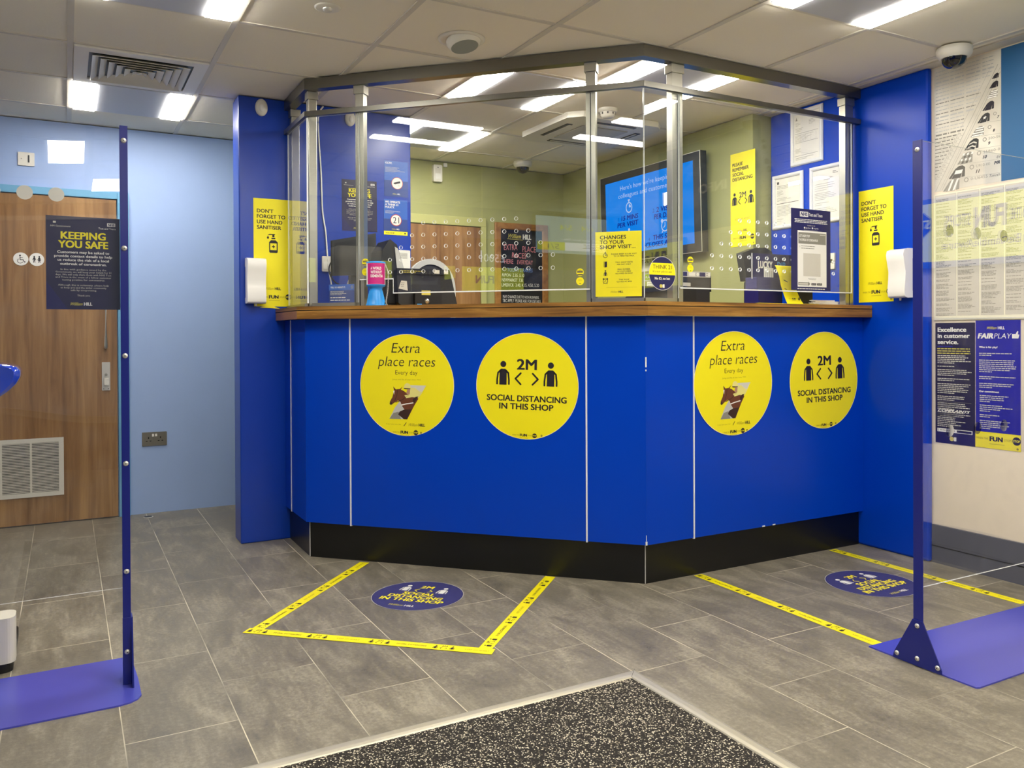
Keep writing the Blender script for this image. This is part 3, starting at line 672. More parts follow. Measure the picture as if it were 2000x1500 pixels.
def clock(mb, cx, cy, r, mat, z=0.0006, T=None):
    mb.ring(cx, cy, r * 0.8, r, z, mat, 28, T=T); mb.stroke([(cx, cy + r * .55), (cx, cy), (cx - r * .35, cy - r * .3)], r * .16, z, mat, T)
    for s_ in (-1, 1): mb.disc(cx + s_ * r * .75, cy + r * .85, r * .33, z - 0.0001, mat, 14, T=T); mb.stroke([(cx + s_ * r * .6, cy - r * .85), (cx + s_ * r * .8, cy - r * 1.1)], r * .16, z, mat, T)

def sheet(w, h, mat, th=0.0008, back='paper'):
    mb = MB(); mb.prism(R(0, w, 0, h), 0, th, mat, mat); mb.th = th; return mb
TZ = 0.0013      # height of print over a sheet

def wallposter(mb, name, org, ux, label, cat='poster', group=None, uy=(0, 0, 1)):
    o = mb.build(name, mat4=frame4(org, ux, uy)); return tag(o, label, cat, group)

# ---- four round vinyl posters on the counter front
def racing_disc():
    mb = MB(); mb.lathe([(0.25, 0), (0.25, 0.0008)], 'yellow', 72); mb.ring(0, 0, 0.2478, 0.25, 0.0009, 'paper_cream', 72); z = TZ
    mb.text('Extra', -0.005, 0.158, 0.048, 'ink', 'c', w=0.152, it=0.18, bold=-0.012, z=z, res=4)
    mb.text('place races', 0.0, 0.092, 0.048, 'ink', 'c', w=0.305, it=0.18, bold=-0.012, z=z, res=4)
    mb.text('Every day', 0.0, 0.051, 0.021, 'brown_dark', 'c', w=0.118, bold=-0.012, z=z)
    mb.text('Jumps and flat all year since 1934', 0.0, 0.024, 0.007, 'yellow_dim', 'c', w=0.15, z=z)
    # picture: horse and jockey inside a slanted block
    F = lambda pts: [(a, b) for a, b in pts]
    mb.flat(F([(0.02, 0.0), (0.105, 0.0), (0.066, -0.06), (0.0, -0.06)]), z, 'palegrey'); mb.flat(F([(-0.09, -0.168), (-0.012, -0.168), (0.02, -0.11), (-0.03, -0.075), (-0.06, -0.11)]), z, 'lightgrey')
    mb.flat(F([(-0.068, -0.138), (-0.04, -0.132), (-0.028, -0.168), (-0.09, -0.168)]), z + 0.0001, 'greyprint')
    mb.flat(F([(-0.012, -0.168), (-0.043, -0.145), (-0.035, -0.13), (-0.005, -0.126), (-0.025, -0.1), (-0.03, -0.084), (-0.043, -0.076), (-0.06, -0.085), (-0.078, -0.098), (-0.086, -0.096), (-0.088, -0.084), (-0.074, -0.06), (-0.066, -0.028), (-0.058, -0.022), (-0.036, -0.02), (-0.015, -0.028), (0.012, -0.045), (0.06, -0.06), (0.064, -0.066), (0.042, -0.1), (0.005, -0.168)]), z + 0.0002, 'brown')
    mb.flat(F([(-0.012, -0.168), (-0.043, -0.145), (-0.035, -0.13), (-0.01, -0.12), (0.03, -0.118), (0.004, -0.168)]), z + 0.0003, 'brown_dark')
    mb.flat(F([(-0.066, -0.028), (-0.07, -0.008), (-0.056, -0.022)]), z + 0.0003, 'brown'); mb.flat(F([(-0.036, -0.021), (-0.02, -0.008), (-0.03, -0.024)]), z + 0.0003, 'brown')
    mb.flat(F([(-0.07, -0.03), (-0.062, -0.028), (-0.066, -0.05)]), z + 0.0004, 'white'); mb.disc(-0.082, -0.092, 0.007, z + 0.0004, 'brown_dark', 14)
    mb.stroke([(-0.062, -0.08), (-0.05, -0.05), (-0.046, -0.024)], 0.003, z + 0.0005, 'brown_dark'); mb.stroke([(-0.056, -0.085), (-0.02, -0.072), (0.01, -0.05)], 0.003, z + 0.0005, 'brown_dark')
    mb.stroke([(-0.025, -0.098), (0.0, -0.092), (0.036, -0.086)], 0.005, z + 0.0005, 'white')
    mb.flat(F([(0.005, -0.02), (0.02, -0.022), (0.025, -0.04), (0.012, -0.048), (0.0, -0.04)]), z + 0.0004, 'tan')
    mb.flat(F([(-0.014, -0.012), (-0.008, 0.004), (0.004, 0.011), (0.018, 0.006), (0.024, -0.008), (0.022, -0.016), (-0.01, -0.014)]), z + 0.0006, 'jersey'); mb.stroke([(-0.01, -0.0165), (0.02, -0.018)], 0.005, z + 0.0006, 'brown_dark')
    mb.flat(F([(0.022, -0.012), (0.046, -0.012), (0.07, -0.03), (0.088, -0.03), (0.066, -0.06), (0.03, -0.058), (0.0, -0.064), (-0.01, -0.05), (0.018, -0.046)]), z + 0.0005, 'jersey'); mb.flat(F([(0.05, -0.056), (0.064, -0.054), (0.04, -0.09), (0.034, -0.07)]), z + 0.0006, 'brown_dark')
    mb.text('It was never just a bet', -0.068, -0.196, 0.006, 'yellow_dim', 'c', w=0.08, z=z); mb.stroke([(-0.012, -0.2), (0.0, -0.184)], 0.003, z, 'ink'); logo(mb, 0.065, -0.2, 0.0135, 'yellow_dim', 'ink', z)
    fun(mb, -0.01, -0.238, 0.013, 'ink', z); mb.ring(0.078, -0.231, 0.002, 0.0045, z, 'ink', 14)
    return mb
def distance_disc():
    mb = MB(); mb.lathe([(0.25, 0), (0.25, 0.0008)], 'yellow', 72); mb.ring(0, 0, 0.2478, 0.25, 0.0009, 'paper_cream', 72); z = TZ
    mb.text('2M', 0.0, 0.078, 0.047, 'ink', 'c', w=0.098, bold=0.035, z=z, res=4)
    person(mb, -0.116, 0.003, 0.112, 'ink', z); person(mb, 0.116, 0.003, 0.112, 'ink', z); chevrons(mb, 0.0, 0.008, 0.052, 0.058, 'ink', z=z)
    mb.text('SOCIAL DISTANCING', 0.0, -0.072, 0.027, 'ink', 'c', w=0.39, bold=0.034, z=z, res=3); mb.text('IN THIS SHOP', 0.0, -0.11, 0.027, 'ink', 'c', w=0.265, bold=0.034, z=z, res=3)
    fun(mb, -0.01, -0.236, 0.0115, 'ink', z); mb.ring(0.078, -0.228, 0.002, 0.0045, z, 'ink', 14)
    return mb
def turn(m, deg): return m @ Matrix.Rotation(math.radians(deg), 4, 'Z')
rd, dd = racing_disc(), distance_disc()
o = rd.build('round_poster', mat4=turn(frame4(on_left(0.557, 0.0205, 0.889), UL), -0.5)); tag(o, 'round yellow racing poster with horse on the left face of the counter', 'poster', 'round yellow posters on the counter front')
o = dd.build('round_poster', mat4=turn(frame4(on_left(1.17, 0.0205, 0.892), UL), -1.5)); tag(o, 'round yellow social distancing poster on the left face of the counter', 'poster', 'round yellow posters on the counter front')
o = bpy.data.objects['round_poster'].copy(); COL.objects.link(o); o.matrix_world = turn(frame4((2.806, 2.9778, 0.896), (1, 0, 0)), 1.0); o['label'] = 'round yellow racing poster with horse on the right face of the counter'
o = bpy.data.objects['round_poster.001'].copy(); COL.objects.link(o); o.matrix_world = turn(frame4((3.428, 2.9778, 0.892), (1, 0, 0)), 1.0); o['label'] = 'round yellow social distancing poster on the right face of the counter'

# ---- tall yellow posters
def tall_poster(w, h, lines_, icon):
    mb = sheet(w, h, 'yellow'); z = TZ
    for k, s_ in enumerate(lines_): mb.text(s_, w * 0.085, h - 0.078 - k * 0.03, 0.0195, 'ink', 'l', w=None, bold=0.03, z=z, res=3)
    if icon == 'bottle': sanitiser(mb, w * 0.5, h * 0.5, 0.105, z)
    else:
        person(mb, w * 0.17, h * 0.445, 0.075, 'ink', z); person(mb, w * 0.83, h * 0.445, 0.075, 'ink', z); mb.text('2M', w / 2, h * 0.52, 0.032, 'ink', 'c', bold=0.02, z=z); chevrons(mb, w / 2, h * 0.45, 0.033, 0.04, 'ink', z=z); mb.text('KEEP 2M APART', w / 2, h * 0.28, 0.0125, 'yellow_dim', 'c', w=w * 0.6, z=z)
    logo(mb, w * 0.52, h * 0.155, 0.0135, 'yellow_dim', 'ink', z); fun(mb, w * 0.5, h * 0.075, 0.017, 'ink', z); mb.ring(w * 0.93, h * 0.022, 0.002, 0.0045, z, 'ink', 12)
    return mb
SAN = ["DON'T", 'FORGET TO', 'USE HAND', 'SANITISER']
mb = tall_poster(0.212, 0.594, SAN, 'bottle')
# bottom corner of the left one curls off the wall
mb.prism([(0.03, -0.006), (0.14, -0.012), (0.09, 0.006)], 0.001, 0.0025, 'yellow')
wallposter(mb, 'sanitiser_poster', (0.903, YP - 0.0006, 1.295), (1, 0, 0), 'tall yellow hand sanitiser poster on the left blue partition', group='hand sanitiser posters')
wallposter(tall_poster(0.212, 0.594, SAN, 'bottle'), 'sanitiser_poster', (XB - 0.0006, 3.003, 1.297), (0, -1, 0), 'tall yellow hand sanitiser poster on the right blue wall panel', group='hand sanitiser posters')
wallposter(tall_poster(0.208, 0.568, ['PLEASE', 'REMEMBER', 'SOCIAL', 'DISTANCING'], '2m'), 'distancing_poster', (XG - 0.0006, 3.828, 1.663), (0, -1, 0), 'tall yellow please remember social distancing poster on the green wall')

# ---- keeping you safe notices
def keeping():
    w, h = 0.21, 0.297; mb = sheet(w, h, 'navy_dark'); z = TZ
    mb.flat([(0, 0), (0.06, 0), (0, 0.09)], 0.0009, 'navy')
    mb.text('HM Government', 0.013, 0.262, 0.0055, 'palegrey', z=z); mb.rect(0.02, 0.028, 0.274, 0.28, z, 'palegrey'); mb.rect(0.173, 0.197, 0.27, 0.281, z, 'white'); mb.text('NHS', 0.185, 0.2723, 0.0065, 'navy', 'c', w=0.019, bold=0.05, it=0.15, z=z + 0.0002)
    mb.text('Test and Trace', 0.198, 0.26, 0.0058, 'white', 'r', w=0.05, z=z)
    mb.text('KEEPING', w / 2, 0.225, 0.022, 'yellow', 'c', w=0.128, bold=0.045, z=z, res=3); mb.text('YOU SAFE', w / 2, 0.197, 0.022, 'yellow', 'c', w=0.142, bold=0.045, z=z, res=3)
    for k, s_ in enumerate(('Customers may be asked to', 'provide contact details to help', 'us reduce the risk of a local', 'outbreak of coronavirus.')):
        mb.text(s_, w / 2, 0.179 - k * 0.0125, 0.0078, 'white', 'c', w=(0.148, 0.165, 0.146, 0.132)[k], bold=0.03, z=z)
    for k, s_ in enumerate(('In line with guidance issued by the', 'Government, we will keep your details for 21', 'days. We will only share them with NHS Test', 'and Trace in the event of a fellow customer', 'testing positive for coronavirus.', '', 'Although this is voluntary, please help', 'us keep you and the wider community', 'safe by cooperating.', '', 'Thank you.')):
        if s_: mb.text(s_, w / 2, 0.125 - k * 0.0083, 0.0054, 'palegrey', 'c', w=min(0.158, len(s_) * 0.0037), z=z, res=1)
    logo(mb, 0.104, 0.013, 0.0095, 'gold', 'white', z); return mb
kp = keeping()
wallposter(kp, 'safety_notice', (-0.053, 3.0064, 1.222), (1, 0, 0), 'navy keeping you safe notice stuck to the left acrylic screen', 'notice', 'keeping you safe notices')
o = bpy.data.objects['safety_notice'].copy(); COL.objects.link(o); o.matrix_world = turn(frame4((1.398, YP - 0.0006, 1.738), (1, 0, 0)), 0.4); o['label'] = 'navy keeping you safe notice on the blue partition behind the counter screen'
# ---- small blue notices
def small_notice(kind):
    w, h = 0.148, 0.21; mb = sheet(w, h, 'print_blue'); z = TZ
    mb.rect(0, w, 0, h * 0.45, 0.0009, 'print_deep')
    if kind == 'cctv':
        mb.text('CCTV.', 0.006, 0.192, 0.0105, 'white', bold=0.04, z=z); mb.lines(0.006, 0.172, 0.125, 6, 0.0052, 0.0017, 'palegrey', z=z); c = (0.08, 0.08, 0.036)
        mb.disc(c[0], c[1], c[2], z, 'red'); mb.disc(c[0], c[1], c[2] - 0.003, z + 0.0002, 'paper'); mb.flat([(0.058, 0.082), (0.098, 0.094), (0.1, 0.083), (0.066, 0.073), (0.057, 0.077)], z + 0.0004, 'ink'); mb.stroke([(0.085, 0.075), (0.088, 0.065), (0.1, 0.066)], 0.0025, z + 0.0004, 'palegrey'); logo(mb, 0.08, 0.012, 0.0075, 'gold', 'white', z)
    else:
        for k, s_ in enumerate(('WE OPERATE', 'A THINK 21', 'POLICY.')): mb.text(s_, 0.008, 0.189 - k * 0.0155, 0.0115, 'white', w=(0.094, 0.082, 0.06)[k], bold=0.04, z=z)
        mb.lines(0.008, 0.142, 0.1, 4, 0.0046, 0.0015, 'palegrey', z=z); mb.disc(0.076, 0.088, 0.035, z, 'red'); mb.disc(0.076, 0.088, 0.031, z + 0.0002, 'paper'); mb.text('21', 0.076, 0.07, 0.036, 'ink', 'c', w=0.038, z=z + 0.0004); logo(mb, 0.078, 0.031, 0.0075, 'gold', 'white', z)
        mb.rect(0, w, 0, 0.022, z, 'yellow'); mb.text('NO ID, NO BET', 0.012, 0.0075, 0.0075, 'ink', w=0.055, bold=0.03, z=z + 0.0002); mb.text('FUN', 0.1, 0.0085, 0.005, 'yellow_dim', z=z + 0.0002); mb.disc(0.132, 0.011, 0.005, z + 0.0002, 'ink', 12)
    return mb
wallposter(small_notice('cctv'), 'cctv_notice', (1.653, YP - 0.0006, 1.957), (1, 0, 0), 'small blue CCTV notice with camera symbol on the blue partition', 'notice')
wallposter(small_notice('21'), 'age_notice', (1.649, YP - 0.0006, 1.729), (1, 0, 0), 'small blue notice with a big 21 below the CCTV notice', 'notice')

# ---- pieces on the counter glass
mb = sheet(0.213, 0.297, 'yellow'); z = TZ
for k, s_ in enumerate(('CHANGES', 'TO YOUR', 'SHOP VISIT...')): mb.text(s_, 0.021, 0.263 - k * 0.022, 0.0165, 'ink', w=(0.121, 0.112, 0.164)[k], bold=0.02, z=z, res=3)
stopwatch(mb, 0.046, 0.188, 0.0105, 'ink', 'yellow', z); doorway(mb, 0.046, 0.148, 0.026, 'yellow_dim', 'ink', z); person(mb, 0.046, 0.095, 0.026, 'ink', z); clock(mb, 0.046, 0.071, 0.0115, 'ink', z)
for y, ss in ((0.191, ('PLEASE KEEP YOUR VISIT', 'TO 15 MINUTES MAX.')), (0.153, ('TWO SHOP VISITS', 'PER DAY ONLY')), (0.121, ('MAX. NUMBER', 'OF CUSTOMERS', 'ALLOWED IN SHOP')), (0.074, ('THIS SHOP', 'CLOSES AT 8PM'))):
    for k, s_ in enumerate(ss): mb.text(s_, 0.132, y - k * 0.0095, 0.0058, 'ink', 'c', w=len(s_) * 0.0053, bold=0.015, z=z, res=1)
mb.rect(0.05, 0.19, 0.041, 0.042, z, 'yellow_dim'); logo(mb, 0.105, 0.017, 0.009, 'yellow_dim', 'ink', z)
wallposter(mb, 'visit_poster', on_left(1.4955, -0.0066, 1.3065), UL, 'yellow changes to your shop visit poster on the middle screen pane')
mb = MB(); mb.lathe([(0.077, 0), (0.077, 0.0008)], 'navy', 56); mb.ring(0, 0, 0.0755, 0.077, 0.0009, 'paper', 56); z = TZ
a0, a1 = math.asin(-0.007 / 0.0755), math.asin(0.047 / 0.0755)
mb.flat([(0.0755 * math.cos(a0 + (a1 - a0) * i / 12), 0.0755 * math.sin(a0 + (a1 - a0) * i / 12)) for i in range(13)] + [(-0.0755 * math.cos(a1 - (a1 - a0) * i / 12), 0.0755 * math.sin(a1 - (a1 - a0) * i / 12)) for i in range(13)], z, 'yellow')
mb.text('THINK 21', 0.0, 0.0205, 0.0175, 'ink', 'c', w=0.11, z=z + 0.0002, res=3); mb.text("It's our job to ask", 0.0, 0.004, 0.0095, 'ink', 'c', w=0.11, bold=-0.01, z=z + 0.0002); mb.text('No ID, no bet', 0.0, -0.029, 0.0115, 'paper_cream', 'c', w=0.088, bold=0.04, z=z); mb.disc(-0.008, -0.058, 0.0085, z, 'gold', 18); mb.rect(0.001, 0.012, -0.066, -0.05, z, 'white')
o = mb.build('think_sticker', mat4=frame4((2.391, 2.9995, 1.4115), (1, 0, 0))); tag(o, 'round navy and yellow THINK 21 sticker on the screen glass', 'sticker')
def stripe_sticker():
    mb = MB(); mb.lathe([(0.0175, 0), (0.0175, 0.0006)], 'yellow', 30)
    for y in (-0.0115, 0.0, 0.005): mb.rect(-0.0135, 0.0135, y - 0.0018, y + 0.0018, 0.001, 'navy')
    mb.text('18', 0, 0.0085, 0.004, 'ink', 'c', z=0.001); return mb
def plain_sticker():
    mb = MB(); mb.lathe([(0.0185, 0), (0.0185, 0.0006)], 'yellow', 30); mb.rect(-0.004, 0.005, -0.013, -0.0105, 0.001, 'ink'); mb.rect(-0.009, 0.009, 0.002, 0.003, 0.001, 'yellow_dim'); mb.rect(-0.008, 0.008, 0.006, 0.007, 0.001, 'yellow_dim'); return mb
ss, ps = stripe_sticker(), plain_sticker()
for (mt1, mt2, where) in ((frame4(on_left(0.3275, 0.0002, 1.50), UL), frame4(on_left(0.3275, 0.0002, 1.451), UL), 'beside the left screen post'), (frame4(on_left(1.424, 0.0002, 1.421), UL), frame4(on_left(1.424, 0.0002, 1.38), UL), 'left of the middle screen post'), (frame4((2.557, 2.9998, 1.478), (1, 0, 0)), frame4((2.557, 2.9998, 1.4405), (1, 0, 0)), 'right of the third screen post')):
    tag(ss.build('striped_sticker', mat4=mt1), 'tiny round striped yellow and navy sticker on the glass ' + where, 'sticker', 'striped glass stickers')
    tag(ps.build('yellow_sticker', mat4=mt2), 'tiny round plain yellow sticker on the glass ' + where, 'sticker', 'plain yellow glass stickers')
mb = sheet(0.143, 0.092, 'print_deep'); z = TZ; mb.rect(0, 0.143, 0.062, 0.092, 0.0009, 'print_blue')
mb.text('TELL US ABOUT IT.', 0.009, 0.073, 0.008, 'white', w=0.085, bold=0.04, z=z); mb.ring(0.13, 0.077, 0.005, 0.0065, z, 'gold', 16); mb.lines(0.008, 0.056, 0.128, 4, 0.0055, 0.0026, 'palegrey', z=z); mb.lines(0.008, 0.025, 0.085, 1, 0.01, 0.004, 'white', z=z, last=1.0); mb.lines(0.008, 0.012, 0.11, 1, 0.01, 0.004, 'white', z=z, last=1.0)
wallposter(mb, 'complaints_card', on_left(0.119, -0.0075, 1.3), UL, 'small blue tell us about it card behind the left screen pane', 'card')
# test and trace sheet (its square code is left blank)
mb = sheet(0.286, 0.416, 'navy'); z = TZ
mb.rect(0.062, 0.122, 0.376, 0.402, z, 'white'); mb.text('NHS', 0.092, 0.3805, 0.0175, 'navy', 'c', w=0.05, bold=0.05, it=0.15, z=z + 0.0002); mb.text('Test and Trace', 0.126, 0.381, 0.016, 'white', w=0.1, bold=0.02, z=z)
mb.lines(0.143, 0.362, 0.25, 3, 0.0075, 0.0035, 'white', 'c', z=z, lo=0.9, last=0.95); mb.text('Available on the', 0.143, 0.33, 0.006, 'palegrey', 'c', z=z)
for x in (0.095, 0.152): mb.disc(x, 0.32, 0.005, z, 'white', 14); mb.text('App Store' if x < 0.1 else 'Google Play', x + 0.008, 0.3165, 0.007, 'white', w=0.036, z=z)
mb.rect(0.09, 0.19, 0.308, 0.309, z, 'palegrey'); mb.lines(0.143, 0.008, 0.2, 1, 0.01, 0.004, 'white', 'c', z=z, last=1.0)
mb.prism(R(0.045, 0.255, 0.018, 0.305), 0.0009, 0.0016, 'paper'); z = 0.002
mb.rect(0.05, 0.25, 0.238, 0.296, z, 'greyprint'); mb.text("LET'S HELP STOP", 0.056, 0.272, 0.0115, 'paper', w=0.076, bold=0.03, z=z + 0.0002); mb.text('THE SPREAD OF CORONAVIRUS', 0.056, 0.252, 0.0115, 'paper', w=0.135, bold=0.03, z=z + 0.0002); mb.rect(0.205, 0.246, 0.287, 0.289, z + 0.0002, 'paper')
mb.lines(0.07, 0.226, 0.1, 2, 0.011, 0.003, 'greyprint', z=z, lo=0.9, last=0.95); mb.ring(0.06, 0.223, 0.004, 0.005, z, 'greyprint', 4); mb.rect(0.085, 0.21, 0.072, 0.19, z, 'palegrey'); mb.lines(0.15, 0.06, 0.09, 2, 0.005, 0.0018, 'greyprint', 'c', z=z)
mb.flat([(0.049, 0.026), (0.122, 0.026), (0.122, 0.021), (0.134, 0.0335), (0.122, 0.046), (0.122, 0.041), (0.049, 0.041)], z, 'greyprint'); mb.rect(0.053, 0.118, 0.029, 0.038, z + 0.0002, 'palegrey'); mb.rect(0.143, 0.178, 0.027, 0.038, z, 'ink'); mb.rect(0.184, 0.221, 0.027, 0.038, z, 'ink'); mb.text('App Store', 0.16, 0.031, 0.005, 'paper', 'c', w=0.026, z=z + 0.0002); mb.text('Google Play', 0.2025, 0.031, 0.005, 'paper', 'c', w=0.029, z=z + 0.0002)
wallposter(mb, 'tracing_poster', (3.213, 2.999, 1.354), (1, 0, 0), 'navy test and trace poster with white sheet on the right screen pane')

# ---- framed certificates on the right blue panel
def certificate(name, y0, z0, w, h, label, kind):
    t = thing(name, label, 'framed certificate', mat4=frame4((XB - 0.0008, y0, z0), (0, -1, 0)), group='framed certificates')
    mb = MB(); b = 0.024
    prof = [(0.0, 0.0), (0.0, 0.006), (0.006, 0.013), (0.014, 0.014), (0.021, 0.010), (b, 0.004), (b, 0.0)]
    vs = []
    for d, z in prof: vs += [(d, d, z), (w - d, d, z), (w - d, h - d, z), (d, h - d, z)]
    n = len(prof); mb.add(vs, [(p * 4 + i, p * 4 + (i + 1) % 4, ((p + 1) % n) * 4 + (i + 1) % 4, ((p + 1) % n) * 4 + i) for p in range(n) for i in range(4)], 'white_trim'); mb.build('snap_frame', t)
    mb = MB(); mb.prism(R(b - 0.003, w - b + 0.003, b - 0.003, h - b + 0.003), 0.0005, 0.0025, 'paper'); z = 0.0029; x = b + 0.012; W = w - 2 * b - 0.024; top = h - b
    if kind == 1:
        mb.flat([(x, top - 0.035), (x + 0.014, top - 0.035), (x + 0.007, top - 0.015)], z, 'greyprint'); mb.lines(x + W * 0.55, top - 0.02, W * 0.35, 1, 0.01, 0.004, 'greyprint', z=z, last=1.0); mb.lines(x, top - 0.05, W * 0.25, 3, 0.007, 0.002, 'greyprint', z=z); mb.lines(x + W * 0.6, top - 0.045, W * 0.3, 4, 0.008, 0.002, 'greyprint', z=z); mb.lines(x, top - 0.082, W * 0.5, 3, 0.008, 0.002, 'greyprint', z=z)
        for dz in (0.112, 0.165, 0.24): mb.rect(x - 0.006, x + W, top - dz, top - dz + 0.0014, z, 'charcoal')
        for k in range(5): mb.rect(x + W * k / 4.4, x + W * k / 4.4 + 0.0008, top - 0.16, top - 0.118, z, 'greyprint')
        mb.lines(x, top - 0.122, W * 0.8, 6, 0.007, 0.0015, 'greyprint', z=z); mb.lines(x, top - 0.2, W * 0.3, 4, 0.007, 0.002, 'greyprint', z=z); mb.lines(x, top - 0.252, W, 2, 0.008, 0.0025, 'greyprint', z=z)
    elif kind == 2:
        mb.rect(x, x + 0.014, top - 0.03, top - 0.016, z, 'ink'); mb.lines(x, top - 0.042, W, 3, 0.008, 0.0025, 'greyprint', z=z); mb.lines(x, top - 0.07, W * 0.3, 5, 0.007, 0.002, 'greyprint', z=z); mb.lines(x, top - 0.115, W * 0.75, 3, 0.007, 0.002, 'greyprint', z=z); mb.rect(x - 0.004, x + W, top - 0.148, top - 0.145, z, 'ink'); mb.lines(x, top - 0.162, W, 8, 0.008, 0.002, 'greyprint', z=z); mb.lines(x, top - 0.238, W * 0.4, 2, 0.01, 0.002, 'greyprint', z=z)
    else:
        mb.lines(x + W * 0.75, top - 0.02, W * 0.2, 2, 0.008, 0.004, 'greyprint', z=z, last=1.0); mb.lines(x + W * 0.5, top - 0.05, W * 0.5, 2, 0.009, 0.003, 'greyprint', 'c', z=z, lo=0.9); mb.lines(x, top - 0.078, W, 4, 0.012, 0.002, 'greyprint', z=z); mb.lines(x, top - 0.13, W * 0.9, 5, 0.009, 0.002, 'greyprint', z=z); mb.lines(x, top - 0.185, W * 0.6, 2, 0.011, 0.002, 'greyprint', z=z); mb.lines(x, top - 0.215, W, 5, 0.009, 0.002, 'greyprint', z=z)
    mb.build('certificate', t)
    mb = MB(); mb.prism(R(b - 0.002, w - b + 0.002, b - 0.002, h - b + 0.002), 0.0034, 0.0044, 'frameglass'); mb.build('cover_sheet', t)
certificate('framed_certificate', 3.473, 2.104, 0.236, 0.32, 'framed certificate with ruled table, highest of three on the blue panel', 1)
certificate('framed_certificate', 3.616, 1.752, 0.236, 0.322, 'lower left framed certificate with a thick black rule, nearest the green wall', 2)
certificate('framed_certificate', 3.333, 1.75, 0.239, 0.325, 'lower right framed certificate nearest the end screen post', 3)

# ---- right wall beside the stand
mb = sheet(0.332, 0.606, 'news'); z = TZ; W_, H_ = 0.332, 0.606
SX = lambda y: 0.003 + (y + 0.003) * 0.305 / 0.525      # slanted rule between the form table and the runners
for k in range(34):
    y = 0.585 - k * 0.0172; x1 = min(0.3, SX(y) - 0.012)
    if y > 0.27:
        for x in (0.008, 0.085, 0.165, 0.245):
            if x + 0.03 < x1: mb.lines(x, y, min(0.07, x1 - x), 1, 0.01, 0.0075 if k % 5 == 3 else 0.0045, 'lightgrey' if k < 9 or k % 3 else 'greyprint', z=z, last=1.0)
    elif x1 > 0.03:
        mb.lines(0.004, y, x1 - 0.03, 1, 0.01, 0.006, 'greyprint', z=z, last=1.0); mb.text(str(100 + (k * 37) % 90), x1 - 0.012, y - 0.004, 0.0085, 'greyprint', 'c', z=z, res=1)
        mb.stroke([(0.002, y - 0.0088), (x1 + 0.004, y - 0.0088)], 0.0009, z, 'greyprint')
for d, wd in ((-0.032, 0.0009), (0.0, 0.0016), (0.022, 0.0009), (0.034, 0.0016)):
    y0 = max(0.002, 0.004 - d * 1.72); mb.stroke([(SX(y0) + d, y0), (min(W_ - 0.003, SX(0.54) + d), 0.54 if SX(0.54) + d < W_ - 0.003 else (W_ - 0.006 - d) * 1.72)], wd, z, 'greyprint')
def silk(cx, cy, s, kind):
    def q_(pts): return [(cx + (a + b * 0.3) * s, cy + b * s * 0.68) for a, b in pts]
    def F(pts, zz, m): mb.flat(q_(pts), zz, m)
    F([(-.9, -.9), (-.55, .55), (-.2, .95), (.2, .95), (.6, .6), (1.0, -.9), (.62, -.95), (.48, 0), (.52, -1.0), (-.55, -1.0), (-.42, -.1), (-.6, -.95)], z, 'charcoal' if kind in 'psc' else 'ink' if kind == 'x' else 'greyprint')
    q = z + 0.0003; bar = lambda x0, x1, y0, y1, m='paper': F([(x0, y0), (x1, y0), (x1, y1), (x0, y1)], q, m)
    if kind == 'h':
        for d in (-.78, -.3, .18, .62): bar(-.75 if d < 0 else -.5, .85 if d < 0 else .6, d - .12, d + .12)
    if kind == 'c':
        for d in (-.45, .2): F([(-.5, d - .25), (0, d), (.5, d - .25), (.5, d - .02), (0, d + .25), (-.5, d - .02)], q, 'palegrey')
    if kind == 'd':
        for m1 in range(5):
            for m2 in range(4):
                if (m1 + m2) % 2: bar(-.62 + m1 * .26, -.4 + m1 * .26, -.9 + m2 * .45, -.52 + m2 * .45, 'charcoal' if m1 % 2 else 'paper')
    if kind == 'p': bar(-.4, .45, -.32, .28)
    if kind == 's': F([(.3 * math.cos(1.57 + i * .628) * (1 if i % 2 == 0 else .45), .4 * math.sin(1.57 + i * .628) * (1 if i % 2 == 0 else .45)) for i in range(10)], q, 'paper')
    if kind == 'v':
        for d in (-.2, .38): bar(d - .14, d + .1, -.95, .8)
silks = [(0.097, 0.023, 0.044, 'v', ''), (0.126, 0.079, 0.043, 'p', '11'), (0.166, 0.139, 0.04, 'd', '10'), (0.198, 0.198, 0.037, 'c', '9'), (0.226, 0.252, 0.034, 'h', '8'), (0.256, 0.309, 0.031, 's', '7'), (0.278, 0.36, 0.029, 'x', ''), (0.296, 0.41, 0.027, 'h', ''), (0.303, 0.452, 0.022, 'x', ''), (0.309, 0.49, 0.017, 'x', '')]
for (cx, cy, s_, kd, num) in silks:
    silk(cx, cy, s_, kd); rx = cx + s_ * 1.55
    if num or kd == 'v':
        mb.ring(rx, cy + s_ * .25, s_ * .17, s_ * .26, z, 'greyprint', 18); mb.stroke([(cx + s_ * 0.4, cy - s_ * 0.75), (W_ - 0.003, cy - s_ * 0.75 - 0.006)], 0.0009, z, 'greyprint')
        if num: mb.text(num, min(W_ - 0.018, rx + s_ * .45), cy - s_ * .5, s_ * .36, 'ink', bold=0.05, it=0.3, z=z)
        if kd in 'vpdc': mb.text({'v': '0-U6455', 'p': 'U910-00', 'd': '55860-0', 'c': '500-56'}[kd], rx + s_ * .5, cy + s_ * .12, s_ * .3, 'greyprint', w=min(0.082, W_ - rx - s_ * .5 - 0.004) if kd != 'p' else 0.066, z=z)
        if kd == 'p': mb.text('MR', 0.3, cy + .004, 0.014, 'ink', bold=0.05, it=0.25, z=z, w=0.028); mb.text('Timoth', 0.278, cy - 0.052, 0.0125, 'ink', w=0.05, it=0.25, z=z)
        if kd == 'd': mb.text('Ed', 0.312, cy - 0.03, 0.012, 'ink', w=0.018, it=0.25, z=z)
